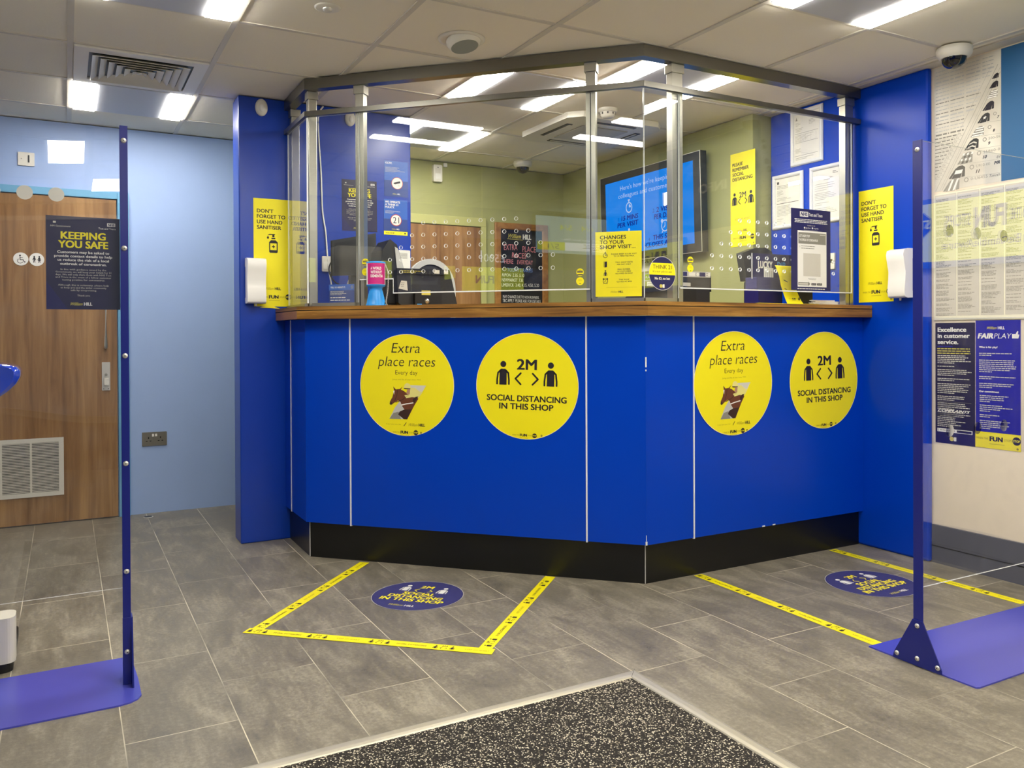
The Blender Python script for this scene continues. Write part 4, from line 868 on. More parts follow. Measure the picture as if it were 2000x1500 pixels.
wallposter(mb, 'newsprint_mural', (XR - 0.0006, 2.586, 1.828), (0, -1, 0), 'enlarged racing newspaper panel high on the right wall', 'wall panel')
mb = sheet(1.0, 0.606, 'teal_panel'); mb.text('INFO', 0.3, 0.25, 0.06, 'white', w=0.27, bold=0.04, z=TZ)
wallposter(mb, 'header_panel', (XR - 0.0006, 2.253, 1.828), (0, -1, 0), 'plain teal blue panel right of the newsprint mural', 'wall panel')
# results board with four columns of sheets
t = thing('results_board', 'white board of printed result sheets behind the right acrylic screen', 'notice board', mat4=frame4((XR - 0.0006, 2.586, 1.196), (0, -1, 0)))
mb = MB(); mb.prism(R(0, 0.72, 0, 0.618), 0, 0.006, 'paper_cream'); mb.rect(0, 0.72, 0.004, 0.007, 0.0065, 'lightgrey'); mb.build('board', t, bevel=0.001)
for k, x in enumerate((0.008, 0.122, 0.238, 0.354, 0.47, 0.586)):
    mb = MB(); mb.prism(R(x, x + 0.11, 0.02, 0.612), 0.0063, 0.0069, 'shaded_paper'); z = 0.0074; y = 0.6
    mb.rect(x + 0.004, x + 0.106, 0.594, 0.605, z, 'palegrey')
    while y > 0.04:
        nn = random.choice((1, 2, 3, 4, 5)); mb.lines(x + 0.005, y - 0.012, 0.095, nn, 0.0062, 0.0036, 'greyprint', z=z, lo=0.35, last=0.7); y -= nn * 0.0062 + 0.009
    mb.build('result_sheet', t)
# leaflets posters under it
mb = sheet(0.203, 0.588, 'navy_dark'); z = TZ
for k, s_ in enumerate(('Excellence', 'in customer', 'service.')): mb.text(s_, 0.012, 0.545 - k * 0.03, 0.02, 'white', w=(0.148, 0.165, 0.108)[k], bold=0.045, z=z, res=3)
mb.rect(0.012, 0.09, 0.472, 0.475, z, 'royal'); mb.lines(0.01, 0.462, 0.17, 3, 0.011, 0.005, 'gold', z=z, lo=0.95, last=1.0)
y = 0.428
for nn in (5, 1, 4, 2, 6, 3, 4, 3): mb.lines(0.011, y, 0.175, nn, 0.0088, 0.0038, 'palegrey', z=z, lo=0.75); y -= nn * 0.0088 + 0.008
mb.rect(0.01, 0.185, 0.203, 0.2042, z, 'greyprint'); mb.lines(0.014, 0.196, 0.12, 3, 0.009, 0.004, 'white', z=z); mb.text('COMPLAINTS', 0.014, 0.154, 0.012, 'white', w=0.165, bold=0.05, it=0.5, z=z); mb.lines(0.011, 0.143, 0.16, 8, 0.0085, 0.0036, 'palegrey', z=z, lo=0.5)
mb.rect(0.01, 0.19, 0.055, 0.072, z, 'white'); mb.rect(0.112, 0.186, 0.0575, 0.069, z + 0.0002, 'navy_dark'); mb.text('2', 0.013, 0.0585, 0.0095, 'ink', z=z + 0.0002); mb.lines(0.025, 0.064, 0.08, 1, 0.01, 0.004, 'greyprint', z=z + 0.0002, last=1.0); mb.disc(0.085, 0.025, 0.011, z, 'gold', 20); mb.rect(0.096, 0.109, 0.015, 0.034, z, 'white')
wallposter(mb, 'service_poster', (XR - 0.0006, 2.582, 0.594), (0, -1, 0), 'dark navy excellence in customer service poster on the right wall')
mb = sheet(0.21, 0.594, 'royal'); logo(mb, 0.105, 0.552, 0.013, 'gold', 'white', z)
mb.text('FAIR', 0.01, 0.51, 0.023, 'white', w=0.075, bold=0.06, it=0.2, z=z, res=3); mb.text('PLAY', 0.088, 0.51, 0.023, 'white', w=0.082, it=0.2, bold=-0.01, z=z, res=3)
mb.flat([(0.172, 0.51), (0.2, 0.51), (0.205, 0.527), (0.198, 0.528), (0.2, 0.542), (0.195, 0.543), (0.188, 0.53), (0.172, 0.53)], z, 'white')
mb.text('What is fair play?', 0.017, 0.465, 0.0085, 'white', w=0.088, bold=0.04, z=z)
y = 0.44
for nn in (2, 7, 2, 3): mb.lines(0.017, y, 0.175, nn, 0.009, 0.0038, 'palegrey', z=z, lo=0.8, last=0.35); y -= nn * 0.009 + 0.014
mb.text('Our commitment', 0.017, y, 0.0085, 'white', w=0.095, bold=0.04, z=z); y -= 0.016
for nn in (4, 4, 2, 5, 3, 3): mb.lines(0.02, y, 0.165, nn, 0.009, 0.0038, 'palegrey', z=z, lo=0.4, last=0.3); y -= nn * 0.009 + 0.009
wallposter(mb, 'fair_play_poster', (XR - 0.0006, 2.376, 0.597), (0, -1, 0), 'royal blue FAIRPLAY poster with a thumb symbol on the right wall')
mb = sheet(0.213, 0.074, 'yellow'); fun(mb, 0.1, 0.035, 0.02, 'ink', z); mb.ring(0.198, 0.01, 0.002, 0.0045, z, 'ink', 12)
wallposter(mb, 'gambling_strip', (XR - 0.0022, 2.377, 0.596), (0, -1, 0), 'yellow FUN strip across the bottom of the blue FAIRPLAY poster', 'sticker')
mb = sheet(0.205, 0.594, 'navy_dark'); mb.rect(0, 0.205, 0.42, 0.594, 0.0009, 'print_blue')
mb.lines(0.008, 0.37, 0.17, 9, 0.02, 0.009, 'white', z=z)
mb.disc(0.03, 0.03, 0.015, z, 'gold', 20)
wallposter(mb, 'limits_poster', (XR - 0.0006, 2.15, 0.6), (0, -1, 0), 'navy poster cut by the right photo edge, beside the FAIRPLAY poster')

mb = sheet(1.9, 0.594, 'navy_dark'); mb.rect(0, 1.9, 0.0, 0.07, TZ, 'royal')  # added out of view so that the right acrylic reflects something dark
wallposter(mb, 'dark_reflection_panel', (XR - 0.0006, 1.93, 0.6), (0, -1, 0), 'added unseen navy panel low on the right wall, darkening the acrylic reflection', 'wall panel')
# ---- lettered tape and round vinyls on the floor
def tape(p0, p1, label, phase=0.0, zb=0.0006):
    p0, p1 = Vector((*p0, zb)), Vector((*p1, zb)); d = (p1 - p0); L_ = d.length; ux = d.normalized(); uy = Vector((-ux.y, ux.x, 0)); w = 0.05
    mb = MB(); mb.prism(R(0, L_, -w / 2, w / 2), 0, 0.0005, 'yellow'); z = 0.0009; x = 0.05 + phase; k = 0
    while x < L_ - 0.03:
        if k % 2 == 0:
            person(mb, x - 0.032, -0.014, 0.028, 'ink', z); person(mb, x + 0.032, -0.014, 0.028, 'ink', z); mb.text('2M', x, 0.003, 0.012, 'ink', 'c', bold=0.01, z=z, res=1); chevrons(mb, x, -0.014, 0.012, 0.014, 'ink', z=z)
        elif x + 0.055 < L_: mb.text('SOCIAL DISTANCING' if k % 4 == 1 else 'KEEP 2M APART', x, -0.006, 0.0105, 'ink' if k % 4 == 1 else 'yellow_dim', 'c', w=0.115 if k % 4 == 1 else 0.09, z=z, res=1)
        x += 0.125; k += 1
    o = mb.build('floor_tape', mat4=frame4(p0, ux, uy)); return tag(o, label, 'floor tape', 'yellow social distancing tapes')
tape((0.612, 3.255), (1.298, 3.985), 'yellow lettered tape on the left side of the box before the counter', 0.02)
tape((0.6, 3.292), (1.33, 2.63), 'yellow lettered tape across the front of the left floor box', zb=0.0016)
tape((1.305, 2.66), (1.978, 3.318), 'yellow lettered tape from the left box corner to the counter middle', 0.03)
tape((2.594, 2.995), (2.585, 2.006), 'yellow lettered tape from the counter to the right stand base corner')
tape((3.503, 2.995), (3.503, 2.006), 'yellow lettered tape nearest the right wall')
def floor_disc(c, ux, label):
    mb = MB(); mb.lathe([(0.2, 0), (0.2, 0.0006)], 'navy_floor', 64); mb.ring(0, 0, 0.1975, 0.2, 0.0008, 'lightgrey', 64); z = 0.001
    mb.text('2M', 0, 0.095, 0.033, 'yellow', 'c', bold=0.04, z=z); person(mb, -0.087, 0.045, 0.08, 'white', z); person(mb, 0.087, 0.045, 0.08, 'white', z); chevrons(mb, 0, 0.047, 0.032, 0.05, 'yellow', z=z)
    for k, s_ in enumerate(('SOCIAL', 'DISTANCING', 'IN THIS SHOP')): mb.text(s_, 0, 0.0 - k * 0.043, 0.033, 'yellow', 'c', w=(0.15, 0.25, 0.29)[k], bold=0.045, z=z, res=3)
    logo(mb, 0, -0.15, 0.018, 'gold', 'white', z)
    ux = Vector(ux).normalized(); uy = Vector((-ux.y, ux.x, 0)); o = mb.build('floor_sticker', mat4=frame4((*c, 0.0007), ux, uy)); return tag(o, label, 'floor sticker', 'round navy floor stickers')
floor_disc((1.334, 3.366), (0.701, -0.713, 0), 'round navy social distancing sticker inside the left yellow tape box')
floor_disc((3.187, 2.505), (1, 0.06, 0), 'round navy social distancing sticker partly behind the right stand post')
# ================================================================ acrylic stands
t = thing('screen_stand', 'free-standing acrylic screen with navy post at the left edge', 'screen', (0.168, 3.0, 0), group='free-standing acrylic screens')
pr = [(-1.0, -0.19), (-0.03, -0.19), (0.0, -0.182), (0.022, -0.165), (0.034, -0.14), (0.034, 0.0), (0.026, 0.22), (-1.0, 0.225)]
MB().prism(pr, 0, 0.005, 'blue_base').build('base_plate', t, bevel=0.001)
PO = MB(); PO.box(-0.012, 0.012, -0.03, -0.0255, 0.005, 1.818, 'navy_metal').box(0.0075, 0.012, -0.0255, 0.018, 0.005, 1.818, 'navy_metal'); po = PO.build('post', t, bevel=0.001)
mb = MB(); T = frame4((0.0125, 0.0, 0.005), (0, 1, 0)); mb.prism([(-0.075, 0), (0.07, 0), (0.018, 0.215), (-0.031, 0.215)], 0, 0.005, 'navy_metal', T=T); mb.box(-0.013, 0.013, -0.035, -0.0303, 0.005, 0.222, 'navy_metal'); fb = mb.build('foot_bracket', t, bevel=0.001)
def bolt(p, n, parent, mat='steel'):
    q = Vector(n).to_track_quat('Z', 'Y').to_matrix().to_4x4(); mb = MB(); mb.lathe([(0.0085, 0), (0.0085, 0.0012), (0.0065, 0.0035), (0.0035, 0.0048), (0.0005, 0.005)], mat, 18, Matrix.Translation(p) @ q)
    mb.lathe([(0.0022, 0.0049), (0.0022, 0.0052)], 'charcoal', 6, Matrix.Translation(p) @ q); return mb.build('bolt', parent)
for z in (1.77, 1.421, 1.072, 0.722, 0.371): bolt((0.0, -0.0302, z), (0, -1, 0), po)
bolt((0.0, -0.0352, 0.111), (0, -1, 0), fb)
TA = frame4((0, 0, 0), (1, 0, 0))
def sag(x, z):      # the held sheet flexes a little
    u = x + 0.2; b = lambda q: 0.066 * (0.21 ** 2 - q * q)
    base = b(u) if u > -0.42 else b(-0.42) + 0.0554 * (u + 0.42)
    return base
mb = MB(); NX, NZ = 72, 40
for side in (0, 1):
    vs = [(0.007 - 0.987 * i / NX, sag(0.007 - 0.987 * i / NX, 0.312 + 1.508 * j / NZ) - 0.005 * side, 0.312 + 1.508 * j / NZ) for j in range(NZ + 1) for i in range(NX + 1)]
    fs = [(j * (NX + 1) + i, j * (NX + 1) + i + 1, (j + 1) * (NX + 1) + i + 1, (j + 1) * (NX + 1) + i) for j in range(NZ) for i in range(NX)]
    mb.add(vs, fs if side == 0 else [f[::-1] for f in fs], 'acrylic', True)
    if side == 0: back = vs
rim = [(i, 0) for i in range(NX + 1)] + [(NX, j) for j in range(1, NZ + 1)] + [(i, NZ) for i in range(NX - 1, -1, -1)] + [(0, j) for j in range(NZ - 1, 0, -1)]
n = len(rim); q1 = [back[j * (NX + 1) + i] for i, j in rim]; mb.add(q1 + [(x, y - 0.005, z) for x, y, z in q1], [(k, (k + 1) % n, n + (k + 1) % n, n + k) for k in range(n)], 'edge')
ac = mb.build('acrylic_sheet', t)
for k in range(7):
    x = -0.191 - k * 0.0856; MB().lathe([(0.0222, 0), (0.0222, 0.0006)], 'frost', 32, frame4((x, sag(x, 1.584) - 0.0072, 1.584), (1, 0, 0))).build('marker_dot', ac)

t = thing('screen_stand', 'free-standing acrylic screen on blue base at the right edge', 'screen', (2.53, 1.8, 0), group='free-standing acrylic screens')
MB().prism([(0.0, -0.2), (0.012, -0.206), (1.0, -0.206), (1.0, 0.18), (0.035, 0.2), (0.0, 0.202)], 0, 0.005, 'blue_base').build('base_plate', t, bevel=0.001)
mb = MB(); mb.box(-0.0055, -0.0005, -0.017, 0.018, 0.005, 1.787, 'navy_metal'); mb.box(-0.0005, 0.014, 0.0075, 0.012, 0.005, 1.787, 'navy_metal'); po = mb.build('post', t, bevel=0.001)
mb = MB(); mb.prism([(-0.095, 0), (0.088, 0), (0.088, 0.014), (0.02, 0.155), (-0.018, 0.155), (-0.09, 0.02)], 0, 0.004, 'navy_metal', T=frame4((-0.006, 0, 0.0052), (0, -1, 0))); fb = mb.build('foot_bracket', t, bevel=0.001)
for y, z in ((0.0, 0.141), (0.078, 0.024), (0.0, 0.03), (-0.075, 0.024)): bolt((-0.0102, y, z), (-1, 0, 0), fb)
bolt((-0.0056, 0.0, 1.755), (-1, 0, 0), po)
mb = MB(); mb.prism(R(0.0, 0.99, 0.27, 1.787), 0, 0.005, 'acrylic', 'edge', T=TA); ac = mb.build('acrylic_sheet', t)
for z in (1.489, 0.794):
    for x in (0.162, 0.32, 0.479, 0.638): MB().lathe([(0.0215, 0), (0.0215, 0.0006)], 'frost_grey', 32, frame4((x, -0.0052, z), (1, 0, 0))).build('marker_dot', ac)

# ================================================================ mat and small fixtures on floor and walls
t = thing('entrance_mat', 'speckled dark entrance mat with pale metal border', 'mat', (1.667, 2.245, 0))
mb = MB(); prof = [(0.0, 0.0), (0.003, 0.006), (0.014, 0.0095), (0.034, 0.010), (0.046, 0.0085), (0.05, 0.003)]
x0, x1, y0, y1 = -1.9, 0.0, -1.5, 0.0; vs = []
for d, z in prof: vs += [(x0 + d, y0 + d, z), (x1 - d, y0 + d, z), (x1 - d, y1 - d, z), (x0 + d, y1 - d, z)]
mb.add(vs, [(p * 4 + i, p * 4 + (i + 1) % 4, (p + 1) * 4 + (i + 1) % 4, (p + 1) * 4 + i) for p in range(5) for i in range(4)], 'matframe'); mb.stroke([(-0.002, -0.002), (-0.05, -0.05)], 0.0012, 0.0105, 'charcoal'); mb.build('border_strip', t)
MB().box(x0 + 0.049, x1 - 0.049, y0 + 0.049, y1 - 0.049, 0.0005, 0.0055, 'carpet').build('mat_pile', t)

t = thing('wall_socket', 'steel double plug socket low on the light blue wall', 'plug socket', mat4=frame4((0.421, YB - 0.0005, 0.431), (1, 0, 0)))
mb = MB(); mb.prism(rpoly(0, 0.146, 0, 0.088, 0.004), 0, 0.007, 'brushed'); fp = mb.build('face_plate', t, bevel=0.002)
for x in (0.038, 0.108):
    mb = MB()
    for dx, dy, a, b in ((0, 0.018, 0.003, 0.006), (-0.011, -0.002, 0.005, 0.0025), (0.011, -0.002, 0.005, 0.0025)): mb.box(x + dx - a, x + dx + a, 0.034 + dy - b, 0.034 + dy + b, 0.0072, 0.0078, 'black')
    mb.build('pin_holes', fp)
for x in (0.064, 0.082): MB().box(x - 0.006, x + 0.006, 0.06, 0.077, 0.0072, 0.0105, 'white').build('switch', fp)
t = thing('alarm_switch', 'square white key switch plate on the wall above the toilet door', 'switch', mat4=frame4((-0.243, YB - 0.0005, 2.158), (1, 0, 0)))
MB().prism(rpoly(0, 0.086, 0, 0.08, 0.004), 0, 0.009, 'plastic_white').build('face_plate', t, bevel=0.002)
mb = MB(); mb.box(0.052, 0.06, 0.02, 0.064, 0.0092, 0.0115, 'charcoal'); mb.lathe([(0.003, 0.0092), (0.003, 0.01)], 'greyprint', 10, Matrix.Translation((0.018, 0.04, 0))); mb.build('indicator', t)
t = thing('floor_grommet', 'small dark round cable outlet in the floor by the light blue wall', 'cable outlet', (0.444, 5.662, 0.0))
MB().lathe([(0.03, 0.0005), (0.03, 0.002), (0.024, 0.003)], 'lightgrey', 28, cap=False).build('rim', t); MB().lathe([(0.026, 0.0006), (0.024, 0.0034)], 'black', 24).build('opening', t)

def dispenser(loc, ux, label):
    t = thing('sanitiser_dispenser', label, 'hand sanitiser dispenser', mat4=frame4(loc, ux), group='white hand sanitiser dispensers')
    w = 0.098; prof = [(0.0, 0.0), (0.05, -0.002), (0.07, 0.004), (0.075, 0.03), (0.068, 0.09), (0.066, 0.13), (0.078, 0.18), (0.085, 0.215), (0.078, 0.236), (0.05, 0.245), (0.0, 0.246), (0.0, 0.2), (0.012, 0.2), (0.012, 0.03), (0.0, 0.03)]
    mb = MB(); n = len(prof); vs = [(-w / 2, y, z) for z, y in prof] + [(w / 2, y, z) for z, y in prof]
    mb.add(vs, [tuple(range(n)), tuple(range(2 * n - 1, n - 1, -1))], 'white_gloss'); mb.add(vs, [(i, n + i, n + (i + 1) % n, (i + 1) % n) for i in range(n)], 'white_gloss', True)
    mb.build('cover', t, bevel=0.012, seg=3)
    MB().box(-0.04, 0.04, 0.015, 0.225, 0.0005, 0.011, 'charcoal').build('back_plate', t)
    MB().lathe([(0.006, 0), (0.005, -0.012), (0.003, -0.014)], 'lightgrey', 12, Matrix.Translation((0, 0, 0)) @ Matrix.Translation((0.0, -0.001, 0.04)) @ Matrix.Rotation(-PI / 2, 4, 'X')).build('nozzle', t)
    return t
dispenser((0.905, YP - 0.0015, 1.31), (1, 0, 0), 'white wall hand sanitiser dispenser on the left partition beside the poster')
dispenser((XB - 0.0015, 2.722, 1.312), (0, -1, 0), 'white wall hand sanitiser dispenser on the right blue panel')

def wall_oval(loc, ux, label, w, h):
    t = thing('alarm_sounder', label, 'alarm', mat4=frame4(loc, ux))
    mb = MB(); T = Matrix.Diagonal((w, h, 1, 1)); mb.lathe([(1, 0), (1.0, 0.008), (0.93, 0.016), (0.7, 0.021), (0.4, 0.024), (0.01, 0.025)], 'plastic_white', 36, T); mb.build('housing', t)
    MB().lathe([(0.45, 0.0242), (0.4, 0.028), (0.2, 0.031), (0.01, 0.032)], 'white', 24, Matrix.Translation((0, -h * 0.15, 0)) @ T).box(-w * 0.3, w * 0.3, h * 0.42, h * 0.52, 0.018, 0.0215, 'greyprint').build('lens', t)
    return t
wall_oval((0.948, YP - 0.0005, 2.386), (1, 0, 0), 'oval white alarm sounder high on the left blue partition', 0.033, 0.047)
wall_oval((1.447, YP - 0.0005, 2.385), (1, 0, 0), 'oval white alarm sounder half hidden behind the left screen post', 0.03, 0.043)
t = thing('motion_sensor', 'white rectangular motion sensor at the top of the green wall', 'motion sensor', mat4=frame4((2.422, YB - 0.0005, 2.286), (1, 0, 0)))
MB().prism(rpoly(0, 0.07, 0, 0.126, 0.008), 0, 0.034, 'plastic_white').build('housing', t, bevel=0.006)
mb = MB(); mb.box(0.014, 0.056, 0.02, 0.058, 0.0342, 0.0365, 'white'); mb.box(0.014, 0.056, 0.064, 0.1, 0.0342, 0.0355, 'cream'); mb.box(0.028, 0.042, 0.104, 0.108, 0.0342, 0.035, 'charcoal'); mb.build('lens', t)
tag(MB().box(2.512, 2.54, YB - 0.022, YB - 0.0005, 2.405, 2.433, 'white').build('junction_box', bevel=0.003), 'tiny white junction box beside the motion sensor', 'junction box')
t = thing('light_switch', 'slim white switch on the blue panel beside the test and trace poster', 'switch', mat4=frame4((XB - 0.0005, 3.193, 1.49), (0, -1, 0)))
MB().prism(rpoly(0, 0.036, 0, 0.088, 0.003), 0, 0.01, 'white').build('face_plate', t, bevel=0.002); MB().box(0.012, 0.024, 0.034, 0.054, 0.0102, 0.015, 'charcoal').build('rocker', t, bevel=0.002)

# ================================================================ behind the counter
t = thing('wall_socket', 'white double socket on the blue partition behind the left screen pane', 'plug socket', mat4=frame4((1.278, YP - 0.0005, 1.498), (1, 0, 0)))
MB().prism(rpoly(0, 0.148, 0, 0.087, 0.004), 0, 0.01, 'plastic_white').build('face_plate', t, bevel=0.002)
for x in (0.025, 0.098): MB().prism(rpoly(x - 0.018, x + 0.024, 0.012, 0.056, 0.006), 0.0102, 0.03 if x > 0.05 else 0.0135, 'charcoal' if x > 0.05 else 'white').build('plug', t)
tag(MB().prism(rpoly(0, 0.148, 0, 0.087, 0.004), 0, 0.01, 'plastic_white').build('wall_socket', mat4=frame4((1.432, YP - 0.0005, 1.497), (1, 0, 0)), bevel=0.002), 'white blank socket plate partly behind the left screen post', 'plug socket')
def bez(pts, n=10):
    out = []
    for i in range(len(pts) - 1):
        p0 = Vector(pts[max(i - 1, 0)]); p1 = Vector(pts[i]); p2 = Vector(pts[i + 1]); p3 = Vector(pts[min(i + 2, len(pts) - 1)])
        for k in range(n):
            u = k / n; out.append(0.5 * ((2 * p1) + (p2 - p0) * u + (2 * p0 - 5 * p1 + 4 * p2 - p3) * u * u + (-p0 + 3 * p1 - 3 * p2 + p3) * u ** 3))
    return out + [Vector(pts[-1])]
y = YP - 0.006
tag(MB().tube(bez([(1.29, y, 2.437), (1.262, y, 2.38), (1.264, y, 2.25), (1.276, y, 2.05), (1.282, y, 1.85), (1.3, y, 1.72), (1.31, y, 1.58), (1.318, y - 0.03, 1.45), (1.33, y - 0.1, 1.285)]), 0.0045, 'white', 8).build('hanging_cable'), 'long white cable hanging down the blue partition behind the screen', 'cable')
tag(MB().tube(bez([(1.4, YP - 0.035, 1.52), (1.33, YP - 0.06, 1.56), (1.3, YP - 0.07, 1.5), (1.33, YP - 0.1, 1.43), (1.4, YP - 0.13, 1.41), (1.47, YP - 0.15, 1.43)]), 0.004, 'charcoal', 8).build('looped_cable'), 'dark looped cable below the socket behind the left screen pane', 'cable')
tag(MB().tube(bez([(1.5, YP - 0.05, 1.51), (1.42, YP - 0.08, 1.46), (1.385, YP - 0.1, 1.36), (1.375, YP - 0.12, 1.284)]), 0.005, 'white', 8).build('curved_cable'), 'white curved cable dropping behind the small blue card', 'cable')
t = thing('monitor', 'slim black monitor behind the left screen post', 'monitor', mat4=frame4((1.262, 4.40, 1.455), (0.985, 0.17, 0)))
mb = MB(); mb.prism([(0.0, 0.0), (0.27, 0.02), (0.265, 0.25), (0.0, 0.192)], -0.02, 0, 'dark'); mb.build('casing', t, bevel=0.004)
MB().prism([(0.012, 0.016), (0.255, 0.034), (0.25, 0.232), (0.012, 0.178)], 0.0005, 0.002, 'black').build('display', t)
MB().box(0.12, 0.16, -0.172, 0.05, -0.05, -0.0205, 'charcoal').build('stand_neck', t); MB().box(0.05, 0.23, -0.1745, -0.165, -0.12, 0.06, 'charcoal').build('stand_base', t, bevel=0.003)
t = thing('card_printer', 'black and grey slanted machine right of the left screen post', 'till printer', (1.475, 4.20, ZW))
mb = MB(); mb.prism([(-0.03, 0.0), (0.10, 0.0), (0.10, 0.2), (0.06, 0.33), (0.02, 0.36), (-0.02, 0.3), (-0.03, 0.2)], -0.12, 0.06, 'dark', T=Matrix.Rotation(PI / 2, 4, 'X')); mb.build('casing', t, bevel=0.008)
MB().box(0.0, 0.085, -0.0665, -0.0605, 0.02, 0.16, 'charcoal').build('front_cover', t, bevel=0.003); MB().prism([(0.065, 0.12), (0.098, 0.12), (0.098, 0.2), (0.062, 0.31), (0.045, 0.32)], 0.0605, 0.066, 'lightgrey', T=Matrix.Rotation(PI / 2, 4, 'X')).build('side_panel', t)
t = thing('wall_panel_phone', 'white alarm panel with a speaker grille on the blue partition', 'alarm panel', mat4=frame4((1.648, YP - 0.0005, 1.522), (1, 0, 0)))
MB().prism(rpoly(0, 0.158, 0, 0.117, 0.006), 0, 0.02, 'white').build('housing', t, bevel=0.004)
mb = MB()
for k in range(7): mb.box(0.08, 0.14, 0.068 + k * 0.005, 0.07 + k * 0.005, 0.0202, 0.0208, 'greyprint')
mb.build('speaker_grille', t)
# charity tin standing in the notch of the glass
tp = on_left(0.385, 0.0, ZW)
t = thing('charity_tin', 'blue charity collection tin with pink label on the worktop', 'collection tin', tp)
MB().lathe([(0.05, 0.0005), (0.05, 0.006), (0.046, 0.012), (0.041, 0.04), (0.034, 0.07), (0.03, 0.082), (0.034, 0.092), (0.046, 0.097), (0.047, 0.105)], 'tinblue', 36).build('base', t)
mb = MB(); T = Matrix.Rotation(math.radians(180 + 24), 4, 'Z')
mb.lathe([(0.046, 0.1052), (0.046, 0.21)], 'paper', 40)
n = 22; ang = [math.radians(-78 + 130 * i / n) for i in range(n + 1)]; rr = 0.0464
mb.add([(rr * math.sin(a), -rr * math.cos(a), z) for z in (0.106, 0.209) for a in ang], [(i, i + 1, n + 2 + i, n + 1 + i) for i in range(n)], 'magenta')
def wrap(s, a0, z, h, mat, w):
    vs, fs = text_mesh(s, 0.05, 0, 2); x0 = min(v[0] for v in vs); sc = w / (max(v[0] for v in vs) - x0)
    mb.add([((rr + 0.0005) * math.sin(a0 + (a - x0) * sc / rr), -(rr + 0.0005) * math.cos(a0 + (a - x0) * sc / rr), z + b * h) for a, b in vs], fs, mat)
for k, (s_, w_) in enumerate((('A WORLD', 0.055), ('WITHOUT', 0.058), ('DEMENTIA', 0.064))): wrap(s_, math.radians(-52), 0.178 - k * 0.019, 0.0125, 'white', w_)
mb.lathe([(0.0468, 0.21), (0.0475, 0.2115), (0.0475, 0.217), (0.04, 0.219)], 'tinblue', 36)
mb.build('label_drum', t)
cpts = bez([on_left(0.43, -0.01, 1.49), on_left(0.452, 0.0, 1.44), on_left(0.455, 0.01, 1.36), on_left(0.45, 0.02, 1.3), on_left(0.452, 0.012, 1.284)], 8)
mb = MB()
for i in range(0, len(cpts) - 1):
    p = cpts[i]; d = (cpts[i + 1] - p); q = d.to_track_quat('X', 'Z').to_matrix().to_4x4() @ Matrix.Rotation((i % 2) * PI / 2, 4, 'X'); Tn = Matrix.Translation(p) @ q
    ring_ = [Tn @ Vector((0.0042 * math.cos(a) * 1.3, 0.0026 * math.sin(a), 0)) for a in [2 * PI * k / 10 for k in range(11)]]; mb.tube(ring_, 0.0009, 'steel', 5)
tag(mb.build('security_chain'), 'thin steel chain hanging beside the charity tin', 'chain')
tag(MB().tube(bez([on_left(0.44, -0.012, 1.505), on_left(0.446, -0.008, 1.46), on_left(0.441, -0.009, 1.41), on_left(0.446, 0.006, 1.35), on_left(0.443, 0.02, 1.284)], 8), 0.0022, 'black', 6).build('black_lead'), 'thin black lead drooping from the back of the charity tin', 'cable')
tag(MB().box(-0.004, 0.012, -0.008, 0.008, 0, 0.03, 'white').box(0.0122, 0.02, -0.009, 0.009, 0, 0.034, 'yellow').build('glue_stick', loc=on_left(0.335, -0.09, ZW + 0.0003)), 'tiny white and yellow tube on the worktop left of the charity tin', 'tube')
# till behind the perforated pane
t = thing('till_monitor', 'black till monitor turned away behind the perforated left pane', 'till', mat4=frame4((1.512, 4.06, ZW + 0.0005), (1, 0, 0)))
mb = MB(); mb.prism([(0.0, 0.02), (0.03, 0.0), (0.335, 0.0), (0.325, 0.05), (0.29, 0.195), (-0.01, 0.195)], -0.05, 0.0, 'dark'); mb.build('casing', t, bevel=0.006)
mb = MB(); mb.prism([(-0.012, 0.172), (0.288, 0.172), (0.283, 0.2), (-0.012, 0.2)], 0.0005, 0.012, 'black'); z = 0.0125
mb.lines(0.01, 0.187, 0.16, 2, 0.008, 0.003, 'yellow_dim', z=z); mb.rect(0.195, 0.225, 0.177, 0.197, z, 'palegrey'); mb.rect(0.25, 0.275, 0.177, 0.197, z, 'palegrey'); mb.build('top_strip', t)
mb = MB(); mb.flat([(0.05, 0.135), (0.2, 0.14), (0.225, 0.165), (0.215, 0.12), (0.06, 0.118)], 0.0008, 'charcoal'); mb.prism(R(0.08, 0.23, 0.0, 0.075), 0.0005, 0.03, 'black'); mb.build('back_housing', t, bevel=0.003)
mb = MB(); mb.prism([(0.0, 0.095), (0.05, 0.085), (0.045, 0.135), (0.015, 0.137), (0.008, 0.12)], 0.0008, 0.0016, 'palegrey'); mb.lines(0.012, 0.125, 0.03, 3, 0.009, 0.003, 'greyprint', z=0.002); mb.build('price_label', t)
mb = MB(); mb.prism(R(0.115, 0.165, 0.062, 0.086), 0.031, 0.032, 'gold'); mb.prism(R(0.09, 0.115, 0.004, 0.016), 0.031, 0.034, 'tinblue'); mb.lathe([(0.014, 0.031), (0.012, 0.04), (0.005, 0.044)], 'alu', 18, Matrix.Translation((0.145, 0.03, 0))); mb.build('connector', t)
